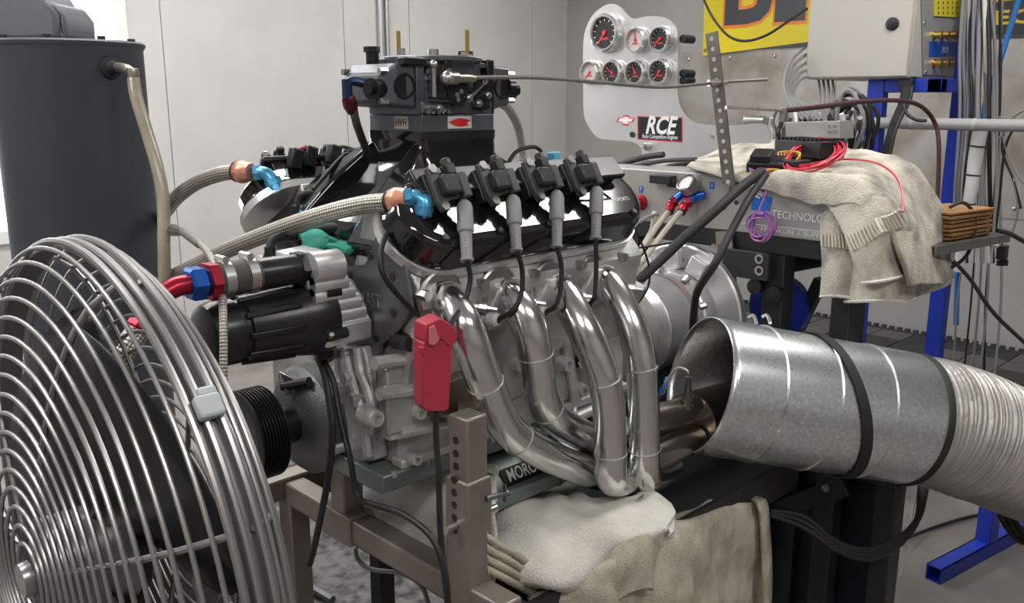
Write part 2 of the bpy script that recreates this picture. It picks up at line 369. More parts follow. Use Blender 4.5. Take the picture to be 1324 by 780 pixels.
def bank(far):
    def B(mb, *a, **k):
        if far: mb.v = [V((p.x, 2*YC-p.y, p.z)) for p in mb.v]
        return mb.build(*a, **k)
    # head
    prof = [(-.349,1.169), (-.360,1.152), (-.358,1.130), (-.352,1.12), (-.345,1.075), (-.15,1.105), (-.224,1.296), (-.240,1.279)]
    h = MB().prism(prof, (.02 if far else -.033,0,0), Y3, Z3, (.503 if far else .556,0,0))
    for k in range(4):
        x = .028+.1215*k
        h.prism([(-.042,-.035),(.042,-.035),(.048,0),(.03,.038),(-.03,.038),(-.048,0)], (x,-.34,1.105), X3, V((0,-.2,1)).normalized(), (0,-.026,0))
    
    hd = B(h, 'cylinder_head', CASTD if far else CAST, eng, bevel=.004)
    B(MB().loft([stadium(.301,.085,-.016), stadium(.301,.085,.0)]), 'cover_rail', ALU, hd, smooth=40)
    if not far:
        for x, y, z in ():
            B(MB().cyl((x-.012,y,z),(x+.01,y,z),.011,n=12), 'boss', CAST, hd)
        for k in range(5): B(MB().cyl((-.03+.1215*k,-.372,1.155),(-.03+.1215*k,-.35,1.155),.009,n=6), 'bolt_head', BOLT, hd)
    # valve cover
    vc = B(MB().loft([stadium(.296,.08,0), stadium(.296,.08,.008), stadium(.291,.075,.014), stadium(.289,.073,.036), stadium(.282,.066,.046), stadium(.276,.060,.0475)]), 'valve_cover', GLOSS, eng, smooth=50)
    B(MB().loft([stadium(.268,.052,.047), stadium(.266,.05,.050)]), 'cover_top_pad', GLOSS, vc)
    for k in range(5):
        c = BC+X3*(-.235+.117*k)+ww*.052+nn*.0
        B(MB().lathe(c+nn*.046, nn, [(0,.007),(.006,.007),(.008,.005),(.008,0)], 10), 'cover_bolt', BLACK, vc)
    br = MB().box(BC+nn*.068+ww*-.045, (.5,.012,.05), Matrix((X3, nn, ww)).transposed())
    for k in range(5): br.box(BC+X3*(-.22+.11*k)+nn*.056+ww*-.045, (.03,.03,.04), Matrix((X3, nn, ww)).transposed())
    B(br, 'coil_bracket', SATIN, vc, bevel=.003)
    if not far:
        t = text('cover_script', 'MAST MOTORSPORTS', WHITE, BC+X3*.19+nn*.0505+ww*.02, X3, -ww, .012, vc, depth=.0004, width=.11)
    # coils
    for k in range(4):
        o = BC+X3*(-.213+.107*k)+nn*.074+ww*-.020
        nc = V((0,-.88,.475)).normalized(); wc = V((0,-.475,-.88)).normalized()
        KS = .86
        def L(x, l, n): return o+X3*x*KS+wc*l*KS+nc*n*KS
        R = Matrix((X3, wc, nc)).transposed()
        coil = MB()
        pts = [(-.026,-.044),(-.010,-.047),(-.002,-.028),(.027,-.024),(.032,.020),(.0,.024),(-.006,.042),(-.02,.043),(-.028,.018)]
        coil.prism(pts, o, X3*KS, wc*KS, nc*.012)
        c_ = B(coil, 'ignition_coil', GREYC, eng, bevel=.002)
        B(MB().box(L(.002,-.002,.024), (0.0310,0.0327,0.0189), R), 'coil_core', mat('dark_coil_core', (.028,.029,.03), .35), c_, bevel=.004)
        B(MB().box(L(.036,.0,.018), (0.0172,0.0430,0.0189), R), 'coil_terminal', GREYC, c_, bevel=.003)
        B(MB().box(L(-.004,-.005,-.012), (0.0464,0.0568,0.0206), R), 'coil_base', BLACK, c_, bevel=.003)
        for l in (-.039,.034): B(MB().lathe(L(-.016,l,.013), nc, [(0,.008),(.004,.008),(.004,0)], 6), 'coil_bolt', BOLT, c_)
        B(MB().box(L(.02,-.034,.014), (0.0172,0.0189,0.0189), R).lathe(L(.02,-.045,.014), -wc, [(0,.009),(.010,.008),(.012,0)], 10), 'coil_connector', BLACK, c_, bevel=.002)
        if not far:
            a = L(.03,.034,.014); tip = P([604,668,720,770][k], [338,325,320,309][k], Y=-.405+.004*k)
            d = (tip-a).normalized(); le = (tip-a).length
            B(MB().lathe(a, d, [(-.006,.0),(-.006,.006),(.0,.011),(.006,.0128),(le*.45,.0135),(le*.49,.0130),(le*.52,.0098),(le*.95,.0088),(le*.955,.0105),(le,.0105),(le,0)], 18), 'coil_boot', BOOT, c_)
            rb = MB()
            ax = frame(d)[0]
            for q in range(6): rb.ball(a+d*(le*(.57+.06*q))+(-X3*.75-Y3*.65).normalized()*.0092, .0022, 6)
            B(rb, 'boot_grip', BOOT, c_)
bank(False); bank(True)

# plug wires + plug boots (near side)
wires = [((604,338,-.405),(608,362,-.405),(600,392,-.41),(585,415,-.43),(572,432,-.44)),
         ((668,325,-.40),(675,348,-.40),(674,380,-.405),(662,402,-.405),(642,414,-.38)),
         ((720,320,-.395),(726,345,-.40),(724,380,-.405),(716,398,-.40),(703,404,-.38)),
         ((770,309,-.39),(771,340,-.395),(770,372,-.40),(768,386,-.40),(760,395,-.38))]
for k, wv in enumerate(wires):
    MB().tube(spline([P(a,b,Y=c) for a,b,c in wv], 8), .0042, 10).build('plug_wire', BLKW, eng)
    if k:
        e = P(wv[-1][0], wv[-1][1], Y=wv[-1][2]); d = V((-.25,.9,.0)).normalized()
        pb = MB().lathe(e-d*.004, d, [(0,.0),(0,.009),(.004,.0125),(.018,.0125),(.022,.0095),(.05,.0095),(.05,0)], 16).build('plug_boot', mat('pale_ceramic_boot', (.42,.43,.43), .4), eng)
        MB().cyl(e-d*.0055, e-d*.001, .0055, n=12).build('boot_seal', RUB, pb)
    s0 = P((620,684,748,812)[k], (397,390,382,372)[k], Y=-.36)
    MB().lathe(s0, V((.6,-.75,-.1)), [(-.02,.006),(0,.006),(0,.009),(.012,.009),(.012,.005),(.03,.004),(.03,0)], 8).build('header_bolt', BOLT, eng)

# block
bl = MB().prism([(-.345,1.078),(-.315,1.03),(-.305,.99),(-.285,.965),(-.285,.852),(-.265,.845),(.105,.845),(.125,.852),(.125,.965),(.155,1.03),(.185,1.078),(.0,1.13),(-.16,1.13)], (-.03,0,0), Y3, Z3, (.6,0,0))
block = bl.build('engine_block', CAST, eng, bevel=.006)
def px(x, y, Y): return P(x, y, Y=Y)
def lug(x, y, r, l=.018, Y=-.302, m=CAST, n=16, nm='casting_boss', hole=True):
    p = px(x, y, Y)
    o = MB().lathe(p+V((0,.02,0)), (0,-1,0), [(0,r*1.3),(.02,r*1.2),(.02+l,r),(.02+l,r*.55),(.02+l*.4,r*.5),(.02+l*.4,0)] if hole else [(0,r*1.3),(.02,r*1.2),(.02+l,r),(.02+l,0)], n).build(nm, m, block)
    return o
for a in ((537,531,.011),(480,539,.013),(532,592,.009),(715,528,.011),(748,503,.012),(600,505,.012),(690,560,.01),(600,450,.014),(668,470,.013),(728,470,.013)): lug(*a)
for (a, b, c_, d_) in ((490,510,560,500),(484,470,540,462),(700,560,790,520),(620,480,640,560),(730,430,745,520),(690,450,700,540),(515,560,575,548)):
    MB().tube([px(a,b,-.303), px(c_,d_,-.303)], .011, 10).build('casting_rib', CAST, block)
def plate_px(pts, Y, th, nm, m, par, bev=.004):
    A = [px(a,b,Y) for a,b in pts]; return MB().loft([A, [p+V((0,th,0)) for p in A]]).build(nm, m, par, bevel=bev)
plate_px([(500,478),(590,450),(592,545),(505,572)], -.30, .03, 'side_pad', CAST, block)
plate_px([(498,500),(556,488),(558,548),(503,565)], -.306, .01, 'side_pad', CASTD, block)
plate_px([(700,430),(750,410),(765,500),(712,530)], -.296, .02, 'side_pad', CASTD, block)
plate_px([(640,440),(688,420),(700,500),(660,520)], -.296, .02, 'side_pad', CASTD, block)
MB().bb((-.035,-.30,.846),(.57,-.27,.862)).build('pan_rail', CAST, block, bevel=.003)
lug(523,441,.014,.018,-.31,BLACK,8,'oil_plug',False)
sn = MB().lathe(px(543,408,-.33), V((.5,-.75,-.35)), [(-.02,.008),(0,.008),(0,.011),(.014,.011),(.014,.008),(.03,.008),(.03,0)], 8).build('temperature_sensor', BRASS, block)
MB().lathe(px(549,503,-.31), V((.2,-.9,.3)), [(-.01,.018),(.004,.018),(.004,.007),(-.002,.007)], 18).build('dipstick_ring', BRASS, block)
MB().bb(tuple(px(588,480,-.30)-V((.0,-.0,.045))), tuple(px(588,480,-.30)+V((.05,.03,.02)))).build('mount_bracket', CASTD, block, bevel=.003)
# engine mount arm to the stand
plate_px([(560,500),(620,478),(650,500),(650,518),(600,535),(560,540)], -.33, .04, 'mount_arm', mat('brown_steel_mount', (.20,.17,.14), .5, .6), block)
plate_px([(735,465),(772,456),(772,470),(735,480)], -.31, .03, 'knock_bolt_tab', BLACK, block)
MB().cyl(px(755,470,-.335), px(755,470,-.30), .012, n=6).build('tab_bolt', BOLT, block)
# tall front motor plate
PX = -.045
def fx(a, b, X=PX): return P(a, b, X=X)
mp = [fx(*p) for p in ((441,353),(446,344),(470,343),(478,330),(490,288),(505,286),(516,310),(527,360),(532,400),(515,428),(492,446),(489,470),(486,520),(481,588),(458,592),(455,520),(447,440),(452,380))]
pl = MB().loft([mp, [p+V((.008,0,0)) for p in mp]]).build('motor_plate', PLATE, eng, bevel=.0015, smooth=20)
for a, b in ((452,356),(478,332),(508,405),(507,358),(486,438),(500,302)): MB().lathe(fx(a,b,PX-.001), (-1,0,0), [(-.002,.0065),(.0008,.0065),(.0008,0)], 14).build('plate_hole_rim', mat('dark_hole', (.02,.02,.02), .7), pl)
text('plate_engraving', 'MAST', mat('engraved_grey', (.42,.42,.43), .4, .8), fx(478,388,PX-.001), -Y3, Z3, .035, pl, depth=.0003, width=.06)
# timing cover + front details
tc = [fx(*p, X=-.06) for p in ((432,470),(447,448),(468,448),(474,470),(478,500),(486,530),(480,560),(484,596),(450,606),(425,590),(405,560),(405,500))]
tcv = MB().loft([tc, [p+V((.03,0,0)) for p in tc]]).build('timing_cover', CAST, eng, bevel=.005)
for a, b in ((443,500),(472,513),(447,576),(470,572),(463,486)):
    p = fx(a,b,-.06); MB().lathe(p, (-1,0,0), [(0,.013),(.012,.011),(.03,.011),(.03,.006),(.03,0)], 14).build('cover_boss', ALU, tcv)
MB().tube(spline([fx(446,455,-.075),fx(458,500,-.075),fx(470,540,-.075),fx(476,590,-.075)],6), .009, 8).build('cover_rib', CAST, tcv)
MB().tube(spline([fx(462,450,-.075),fx(466,480,-.075),fx(480,520,-.075),fx(478,560,-.075)],6), .008, 8).build('cover_rib', CAST, tcv)
MB().lathe((-.06,YC,ZCR), (-1,0,0), [(0,0),(0,.10),(.025,.098),(.04,.085),(.05,.055),(.05,0)], 40).build('front_damper', GUN, eng)
pul = MB().lathe((-.11,YC,ZCR), (-1,0,0), [(0,0),(0,.034),(.06,.034),(.06,.033),(.062,0)], 28).build('crank_hub', SATIN, eng)
pr = [(0,0),(0,.066),(.004,.080)]
for q in range(8): pr += [(.006+q*.0058,.080),(.0075+q*.0058,.074),(.0095+q*.0058,.074),(.011+q*.0058,.080)]
pr += [(.056,.082),(.058,.070),(.05,.06),(.05,0)]
MB().lathe((-.155,YC,ZCR), (-1,0,0), pr, 56).build('crank_pulley', SATIN, eng)
# crank trigger bracket at the cover
tb = MB().bar(fx(405,505,-.09), fx(362,483,-.12), .012, .012).bar(fx(362,483,-.12), fx(373,510,-.12), .008, .01)
tb.build('trigger_bracket', STEEL, eng, bevel=.001)
MB().cyl(fx(400,494,-.10), fx(366,500,-.12), .009, n=10).build('trigger_sensor', BLACK, eng)
MB().lathe(P(424,457,X=-.08), V((-.7,-.7,0)), [(0,.0),(0,.011),(.006,.011),(.006,.014),(.01,.014),(.01,.008),(.014,.008),(.014,0)], 18).build('coolant_fitting', mat('copper_fitting', (.5,.25,.16), .35, .9), eng)
MB().cyl(P(440,455,X=-.05), P(424,457,X=-.08), .011, n=14).cyl(P(440,452,X=-.05),P(447,520,X=-.05),.014,n=14).build('coolant_pipe', CAST, eng)
# oil pan
pan = MB().loft([[V(p) for p in ((-.075,-.30,.846),(.57,-.30,.846),(.57,.14,.846),(-.075,.14,.846))], [V(p) for p in ((-.075,-.295,.812),(.57,-.295,.812),(.57,.135,.812),(-.075,.135,.812))]])
pan.loft([[V(p) for p in ((.13,-.27,.813),(.57,-.27,.813),(.57,.11,.813),(.13,.11,.813))], [V(p) for p in ((.14,-.27,.71),(.55,-.27,.71),(.55,.11,.71),(.14,.11,.71))]])
panp = pan.build('oil_pan', PANG, eng, bevel=.004)
kx0, kx1 = .135, .56
kick = [(-.27,.80),(-.305,.79),(-.345,.752),(-.345,.728),(-.32,.71),(-.27,.71)]
MB().prism(kick, (kx0,0,0), Y3, Z3, (kx1-kx0,0,0)).build('sump_kickout', PANG, panp, bevel=.003)
MB().bb((kx0-.006,-.35,.70),(kx0,-.27,.80)).build('weld_flange', PANG, panp, bevel=.002)
lb = MB().box((.235,-.3255,.773), (.125,.003,.034), rotm('X', -44+90-90)).build('maker_label', mat('black_label', (.01,.01,.01), .35), panp)
nrm = V((0,-.72,.69)).normalized(); vv = V((0,.69,.72)).normalized()
text('label_text', 'MOROSO', mat('label_white', (.8,.8,.8), .5), V((.235,-.3255,.773))+nrm*.002, X3, vv, .034, lb, shear=.25, bold=.012, width=.108, depth=.0006)
for x in (.31,.35): MB().lathe((x,-.325,.735), V((0,-1,-.3)), [(0,.014),(.012,.014),(.012,.009),(.02,.009),(.02,0)], 8).build('drain_fitting', STEEL, panp)
for k in range(8): MB().cyl((-.05+k*.075,-.295,.838),(-.05+k*.075,-.295,.85),.007,n=6).build('pan_bolt', BOLT, panp)
# intake manifold
def rect(x0,x1,y0,y1,z,r=.02,n=4):
    pts = []
    for cx_, cy_, a0 in ((x1-r,y1-r,0),(x0+r,y1-r,90),(x0+r,y0+r,180),(x1-r,y0+r,270)):
        for k in range(n+1): a = math.radians(a0+90*k/n); pts.append(V((cx_+math.cos(a)*r, cy_+math.sin(a)*r, z)))
    return pts
im = MB().loft([rect(.133,.316,-.162,.002,1.394,.008), rect(.133,.316,-.162,.002,1.380,.008), rect(.132,.316,-.163,.003,1.376,.015), rect(.128,.32,-.168,.008,1.352,.025), rect(.115,.335,-.176,.016,1.325,.03), rect(.09,.365,-.19,.03,1.295,.04), rect(.04,.42,-.21,.05,1.268,.05), rect(-.01,.47,-.235,.075,1.245,.05), rect(-.02,.48,-.24,.08,1.17,.05)])
intake = im.build('intake_manifold', GLOSS, eng, smooth=45)
for far in (False, True):
    for k in range(4):
        xh = .02+.1215*k; xt = .15+.05*k
        s = 1 if far else -1
        path = [V((xt, YC+s*.05, 1.325)), V((xt*.6+xh*.4, YC+s*.095, 1.292)), V((xt*.3+xh*.7, YC+s*.14, 1.248)), V((xh, YC+s*.185, 1.205))]
        rings = []
        for i, p in enumerate(spline(path, 4)):
            t = i/12; hw = .028+.014*t; hh = .032-.002*t
            nrm2 = V((0, s*.62, .78)); tv = V((0, s*.78, -.62))
            ring = []
            for q in range(16):
                a = q*math.pi/8; ca, sa = math.cos(a), math.sin(a)
                sg = lambda c: math.copysign(abs(c)**.5, c)
                ring.append(p + X3*(sg(ca)*hw) + nrm2*(sg(sa)*hh))
            rings.append(ring)
        MB().loft(rings).build('intake_runner', GLOSS, intake, smooth=50)
# front buttress runners seen from the front
for s, y1, y0 in ((1, .06, -.01), (-1, -.22, -.15)):
    A = [V((.132,y0-.012*s,1.375)), V((.132,y0+.012*s,1.375)), V((.16,y0+.012*s,1.30)), V((.16,y0-.03*s,1.25))]
    B_ = [V((-.045,y1-.05*s,1.215)), V((-.045,y1+.045*s,1.215)), V((.0,y1+.05*s,1.15)), V((.0,y1-.05*s,1.14))]
    MB().loft([A, [a*.5+b*.5+V((.012,0,.02)) for a,b in zip(A,B_)], B_]).build('front_runner', GLOSS, intake, smooth=50, bevel=.006)
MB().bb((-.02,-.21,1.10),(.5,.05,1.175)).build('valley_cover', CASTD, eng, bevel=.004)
# small vacuum / wiring harness on the intake
for pts, r, m in (([(405,245,.0),(440,205,.03),(452,200,.03),(470,215,.0)],.004,BLKW), ([(655,215,-.2),(668,196,-.2),(690,190,-.2),(700,196,-.2)],.004,BLKW), ([(500,300,-.31),(492,330,-.33),(498,360,-.34),(530,398,-.345),(543,408,-.35)],.0045,BLKW)):
    MB().tube(spline([P(a,b,Y=c) for a,b,c in pts],8), r, 8).build('sensor_wire', m, eng)
MB().box(P(716,202,Y=-.2), (.03,.018,.016), rotm('Z',20)).build('blue_connector', mat('light_blue_plastic', (.10,.42,.62), .4), eng, bevel=.003)
# far coil connector cluster and hose fittings on top of the far cover
for (x,y) in ((382,205),(400,202),(431,200),(452,206)):
    MB().box(P(x,y,Y=.12), (.026,.022,.04), rotm('Y',15)).build('far_connector', BLACK, eng, bevel=.004)
for pts in ([(378,205),(388,192),(402,197),(408,212)],[(430,202),(440,190),(462,196),(474,212)]):
    MB().tube(spline([P(a,b,Y=.12) for a,b in pts],6), .0035, 8).build('far_coil_wire', REDW if pts[0][0]==378 else BLKW, eng)
# ================================================================== carburetor
cz = 1.392
carb = thing('carburetor', 'dark grey four-barrel racing carburetor bolted on top of the black intake', 'carburetor', (.225, YC, cz))
sp = MB().bb((.136,-.158,cz),(.312,-.002,cz+.031)).build('carb_spacer', CARBG, carb, bevel=.0015)
def dec(nm, c, u, v, w, h, m): return MB().box(c, (w,.0012,h), Matrix((V(u),V(u).cross(V(v)),V(v))).transposed()).build(nm, m, sp)
d1 = dec('maker_sticker', (.1355,-.10,cz+.017), -Y3, Z3, .04, .022, mat('silver_sticker', (.6,.6,.6), .4))
text('sticker_text', 'HVH', mat('dark_red_print', (.25,.02,.03), .5), (.1345,-.10,cz+.017), -Y3, Z3, .018, sp, shear=.2, bold=.02, width=.034)
d2 = dec('side_sticker', (.225,-.1585,cz+.017), X3, Z3, .058, .022, mat('silver_sticker', (.6,.6,.6), .4))
RP = mat('red_print', (.6,.02,.02), .5)
MB().prism([(-.027,.001),(-.012,.006),(.0,.008),(.014,.006),(.027,.004),(.016,-.002),(.024,-.005),(.004,-.008),(-.012,-.006)], (.225,-.1593,cz+.017), X3, Z3, (0,-.0004,0)).build('red_emblem', RP, sp, smooth=0)
# throttle plate and main body
b0 = cz+.031
MB().bb((.138,-.156,b0),(.310,-.004,b0+.024)).build('throttle_body', CARBG, carb, bevel=.003)
mb = MB().loft([rect(.152,.298,-.148,-.012,b0+.02,.012), rect(.152,.298,-.148,-.012,b0+.055,.012), rect(.150,.30,-.152,-.008,b0+.082,.03), rect(.146,.304,-.158,-.002,b0+.094,.06)])
body = mb.build('main_body', CARBG, carb, smooth=40)
MB().bb((.146,-.15,b0+.084),(.304,-.01,b0+.094)).build('choke_plate', CARBG, carb, bevel=.002)
MB().lathe((.225,YC,b0+.093), Z3, [(0,.088),(.0,.092),(.003,.095),(.009,.095),(.011,.092),(.011,.078),(.0,.076)], 56).build('air_flange', CARBG, carb)
for x in (.17,.19,.24,.28): MB().bb((x,-.152,b0+.04),(x+.002,-.146,b0+.085)).build('body_rib', CARBG, body)
for z in (.045,.058,.071,.084): MB().bb((.155,-.151,b0+z),(.185,-.147,b0+z+.003)).build('body_rib', CARBG, body)
# four bores
for x in (.19,.26):
    for y in (-.115,-.045): MB().lathe((x,y,b0+.045), Z3, [(0,.022),(.048,.028),(.053,.031)], 24).build('venturi', CARBK, body)
# studs
for p, h, r, m in (((.188,-.03),.05,.004,BRASS), ((.262,-.14),.05,.004,BRASS), ((.18,-.05),.018,.006,BOLT), ((.272,-.12),.012,.006,BOLT)):
    st = MB().cyl((*p,b0+.09), (*p,b0+.102+h), r, n=10).build('air_cleaner_stud', m, carb)
    MB().cyl((*p,b0+.102), (*p,b0+.109), .009, n=6).build('stud_nut', BOLT, st)
MB().cyl((.222,-.09,b0+.085),(.222,-.09,b0+.118),.012,.010,n=16).build('centre_post', STEEL, carb)
# float bowls
def bowl(s):
    xc = .152 if s < 0 else .298
    mbk = MB().box((xc+s*.012,YC,b0+.05), (.018,.145,.10)).build('metering_block', CARBK if s > 0 else CARBG, carb, bevel=.002)
    bo = MB()
    bo.loft([[V((xc+s*.02, y, z)) for y, z in ((-.150,b0+.012),(-.01,b0+.012),(-.01,b0+.09),(-.150,b0+.09))], [V((xc+s*.062, y, z)) for y, z in ((-.148,b0+.015),(-.012,b0+.015),(-.012,b0+.088),(-.148,b0+.088))], [V((xc+s*.085, y, z)) for y, z in ((-.13,b0+.022),(-.03,b0+.022),(-.03,b0+.07),(-.13,b0+.07))]])
    bw = bo.build('float_bowl', CARBG, carb, bevel=.006, bseg=3)
    MB().lathe((xc+s*.045,-.147,b0+.05), (0,-1,0), [(0,.022),(.005,.022),(.005,.019),(.002,.018),(.002,0)], 28).build('sight_window', CARBK, bw)
    MB().cyl((xc+s*.04,YC+.03,b0+.085),(xc+s*.04,YC+.03,b0+.115),.012,n=14).cyl((xc+s*.04,YC+.03,b0+.11),(xc+s*.04,YC+.03,b0+.12),.015,n=6).build('needle_seat', CARBK, bw)
    MB().lathe((xc+s*.08,-.12,b0+.045), (s,-.3,0), [(0,.02),(.02,.018),(.02,.01),(.03,.01),(.03,0)], 20).build('fuel_inlet', CARBK, bw)
    for y in (-.135,-.025):
        for z in (.025,.075): MB().cyl((xc+s*.06,y,b0+z),(xc+s*.088,y,b0+z),.006,n=6).build('bowl_screw', BOLT, bw)
    MB().cyl((xc+s*.012,-.152,b0+.055),(xc+s*.012,-.146,b0+.055),.008,n=14).build('idle_port', CARBK, bw)
    return bw
bl_ = bowl(-1); br_ = bowl(1)
MB().bb((.10,-.16,b0+.085),(.15,-.14,b0+.098)).build('bowl_vent_bracket', CARBK, carb, bevel=.002)
# linkage on the near side
yl = -.168
out = [(-.022,.062),(-.024,.03),(-.018,-.004),(-.004,-.02),(.014,-.022),(.026,-.01),(.03,.012),(.036,.03),(.024,.034),(.010,.026),(-.002,.03),(-.008,.044),(-.008,.062)]
lv = MB().prism(out, (.205,yl,b0+.035), X3, Z3, (0,-.004,0)).build('throttle_lever', CARBK, carb, bevel=.0008)
for a, b in ((-.016,.042),(.002,.0),(.012,.006),(.004,-.008)): MB().cyl((.205+a,yl-.0065,b0+.035+b),(.205+a,yl+.001,b0+.035+b),.0045,n=10).build('lever_hole_bush', BOLT, lv)
MB().prism([(-.02,.03),(.0,.036),(.014,.02),(.02,-.02),(-.004,-.026),(-.018,-.006)], (.272,yl+.002,b0+.03), X3, Z3, (0,-.004,0)).build('secondary_lever', CARBK, carb, bevel=.0008)
MB().bar((.235,yl-.006,b0+.028),(.275,yl-.006,b0+.058),.006,.003).build('link_arm', BOLT, carb)
for x, z in ((.238,.03),(.276,.06),(.262,.02),(.166,.012),(.285,.035)): MB().lathe((x,yl+.012,b0+z), (0,-1,0), [(0,.007),(.018,.007),(.018,.004),(.022,.004),(.022,0)], 8).build('linkage_screw', BOLT, carb)
MB().cyl((.16,-.165,b0+.03),(.16,-.165,b0+.085),.005,n=10).ball((.16,-.165,b0+.087),.008).build('pump_lever', STEEL, carb)
MB().bar((.15,-.166,b0+.03),(.20,-.168,b0+.028),.006,.004).build('pump_arm', CARBK, carb)
for k in range(5): MB().cyl((.148+.012*k,-.164,b0+.006),(.148+.012*k,-.156,b0+.006+.004*(k%2)),.005,n=8).build('idle_screw', STEEL, carb)
# fuel lines to the bowls
def line(nm, pts, r, m, label, cat, n=10, group=None, cnt=8, par=None, end=None):
    o = MB().tube(spline(pts, cnt), r, n).build(nm, m, par)
    if par is None: tag(o, label, cat, group)
    return o
fl = thing('fuel_line', 'black and silver braided fuel line with dark red fitting under the front float bowl', 'hose', P(475,195,Y=-.02))
MB().tube(spline([P(455,130,Y=-.09),P(461,160,Y=-.08),P(474,195,Y=-.02),P(486,225,Y=.0)],6), .0075, 12).build('hose', braid_mat('dark_braid', (.30,.29,.25), (.04,.04,.04)), fl)
MB().lathe(P(449,123,Y=-.09), P(457,148,Y=-.085)-P(449,123,Y=-.09), [(0,0),(0,.008),(.006,.012),(.02,.013),(.03,.010),(.034,.0085),(.034,0)], 8).build('hose_end', mat('dark_red_fitting', (.10,.012,.02), .35, .6), fl)
MB().lathe(P(449,118,Y=-.09), Z3, [(-.012,.009),(.02,.009),(.02,0)], 6).build('hose_nut', mat('dark_blue_fitting', (.02,.04,.10), .35, .6), fl)
MB().tube(spline([P(449,114,Y=-.09)+V((0,0,.006)), P(449,108,Y=-.09)+V((.012,.0,.004)), V((.075,-.10,b0+.05))],5), .008, 10).build('hose_elbow', mat('dark_blue_fitting', (.02,.04,.10), .35, .6), fl)
fl = thing('fuel_line', 'silver braided fuel line curving down from the rear float bowl', 'hose', P(670,195,Y=-.0))
MB().tube(spline([P(632,134,Y=-.06),P(652,136,Y=-.03),P(668,160,Y=.0),P(674,190,Y=.02),P(676,225,Y=.02)],6), .0095, 12).build('hose', BRAID, fl)
MB().cyl(P(626,136,Y=-.06),P(640,134,Y=-.05),.011,n=8).build('hose_end', RED, fl)
# ================================================================== exhaust header
hdr = thing('exhaust_header', 'polished four-tube exhaust header bolted to the side of the engine', 'exhaust header', P(760,560,Y=-.40))
T = [[(572,386,-.335),(582,392,-.37),(601,425,-.415),(622,480,-.42),(641,528,-.41),(664,562,-.40),(712,591,-.395),(770,613,-.385),(815,622,-.37)],
     [(646,379,-.335),(661,386,-.37),(683,420,-.405),(694,465,-.41),(700,510,-.40),(718,541,-.385),(765,568,-.365),(810,580,-.345)],
     [(711,371,-.335),(728,380,-.375),(755,428,-.43),(777,478,-.455),(787,525,-.46),(789,580,-.46),(790,612,-.457),(796,622,-.44),(822,618,-.40)],
     [(767,361,-.335),(786,368,-.375),(813,415,-.43),(827,460,-.455),(832,515,-.46),(833,575,-.46),(834,608,-.457),(840,617,-.44),(866,607,-.40)]]
fl = MB()
for t in T:
    p = P(*t[0][:2], Y=-.345)
fpts = []
p0 = P(572,386,Y=-.346); p3 = P(767,361,Y=-.346)
fl.bb((p0.x-.05,-.354,p0.z-.02),(p3.x+.05,-.344,p0.z+.012))
for t in T: fl.lathe(P(*t[0][:2], Y=-.358), (0,1,0), [(0,.028),(0,.042),(.003,.046),(.014,.046)], 28)
fl.build('header_flange', STEEL, hdr, bevel=.001)
for t in T:
    pts = spline([P(a,b,Y=c) for a,b,c in t], 7)
    pi = MB().tube(pts, .0298, 28).build('header_pipe', CHROME, hdr, smooth=60)
    N = len(pts)
    for f in (.10,.42,.66):
        i = int(f*(N-1)); d = (pts[i+1]-pts[i-1]).normalized()
        MB().tube([pts[i]-d*.0016, pts[i], pts[i]+d*.0016], [.0300,.0312,.0300], 28).build('weld_bead', mat('weld_bead', (.5,.49,.48), .3, 1, bump=.6, bscale=500), pi)
HEAT = mat('heat_tinted_stainless', (.44,.38,.33), .27, .95, var=.3, vscale=9)
c0 = P(838,600,Y=-.40); c1 = P(905,553,Y=-.40); c2 = P(945,525,Y=-.40)
for a, b in ((P(825,548,Y=-.41),P(900,528,Y=-.42)), (P(830,598,Y=-.43),P(900,567,Y=-.43)), (P(825,575,Y=-.36),P(900,548,Y=-.37))):
    MB().tube([a, a*.5+b*.5, b], [.030,.030,.028], 24).build('collector_pipe', HEAT, hdr, smooth=60)
a = P(893,545,Y=-.41); b = P(985,505,Y=-.41)
MB().tube([a, a*.7+b*.3, a*.4+b*.6, b], [.062,.056,.05,.05], 28).build('collector_cone', HEAT, hdr, smooth=60)
o2 = P(889,528,Y=-.435); up = (P(890,480,Y=-.435)-o2).normalized()
MB().lathe(o2, up, [(0,.0),(0,.013),(.008,.013),(.008,.010),(.016,.010),(.016,.012),(.026,.012),(.026,.009),(.034,.009),(.034,.0075),(.05,.0075),(.05,.006),(.068,.006),(.07,0)], 14).build('oxygen_sensor', mat('sensor_steel', (.17,.165,.155), .35, .8), hdr)
for k, dx in enumerate((0,3)):
    MB().tube(spline([P(890,484,Y=-.435),P(888,479,Y=-.43),P(876,476,Y=-.40),P(862+dx,492,Y=-.37),P(855+dx,510,Y=-.34)],6), .0022, 6).build('sensor_lead', WHTW, hdr)
MB().tube(spline([P(862,488,Y=-.36),P(858,500,Y=-.36),P(850,515,Y=-.35)],6), .004, 8).build('sensor_lead', mat('blue_wire', (.02,.16,.5), .4), hdr)
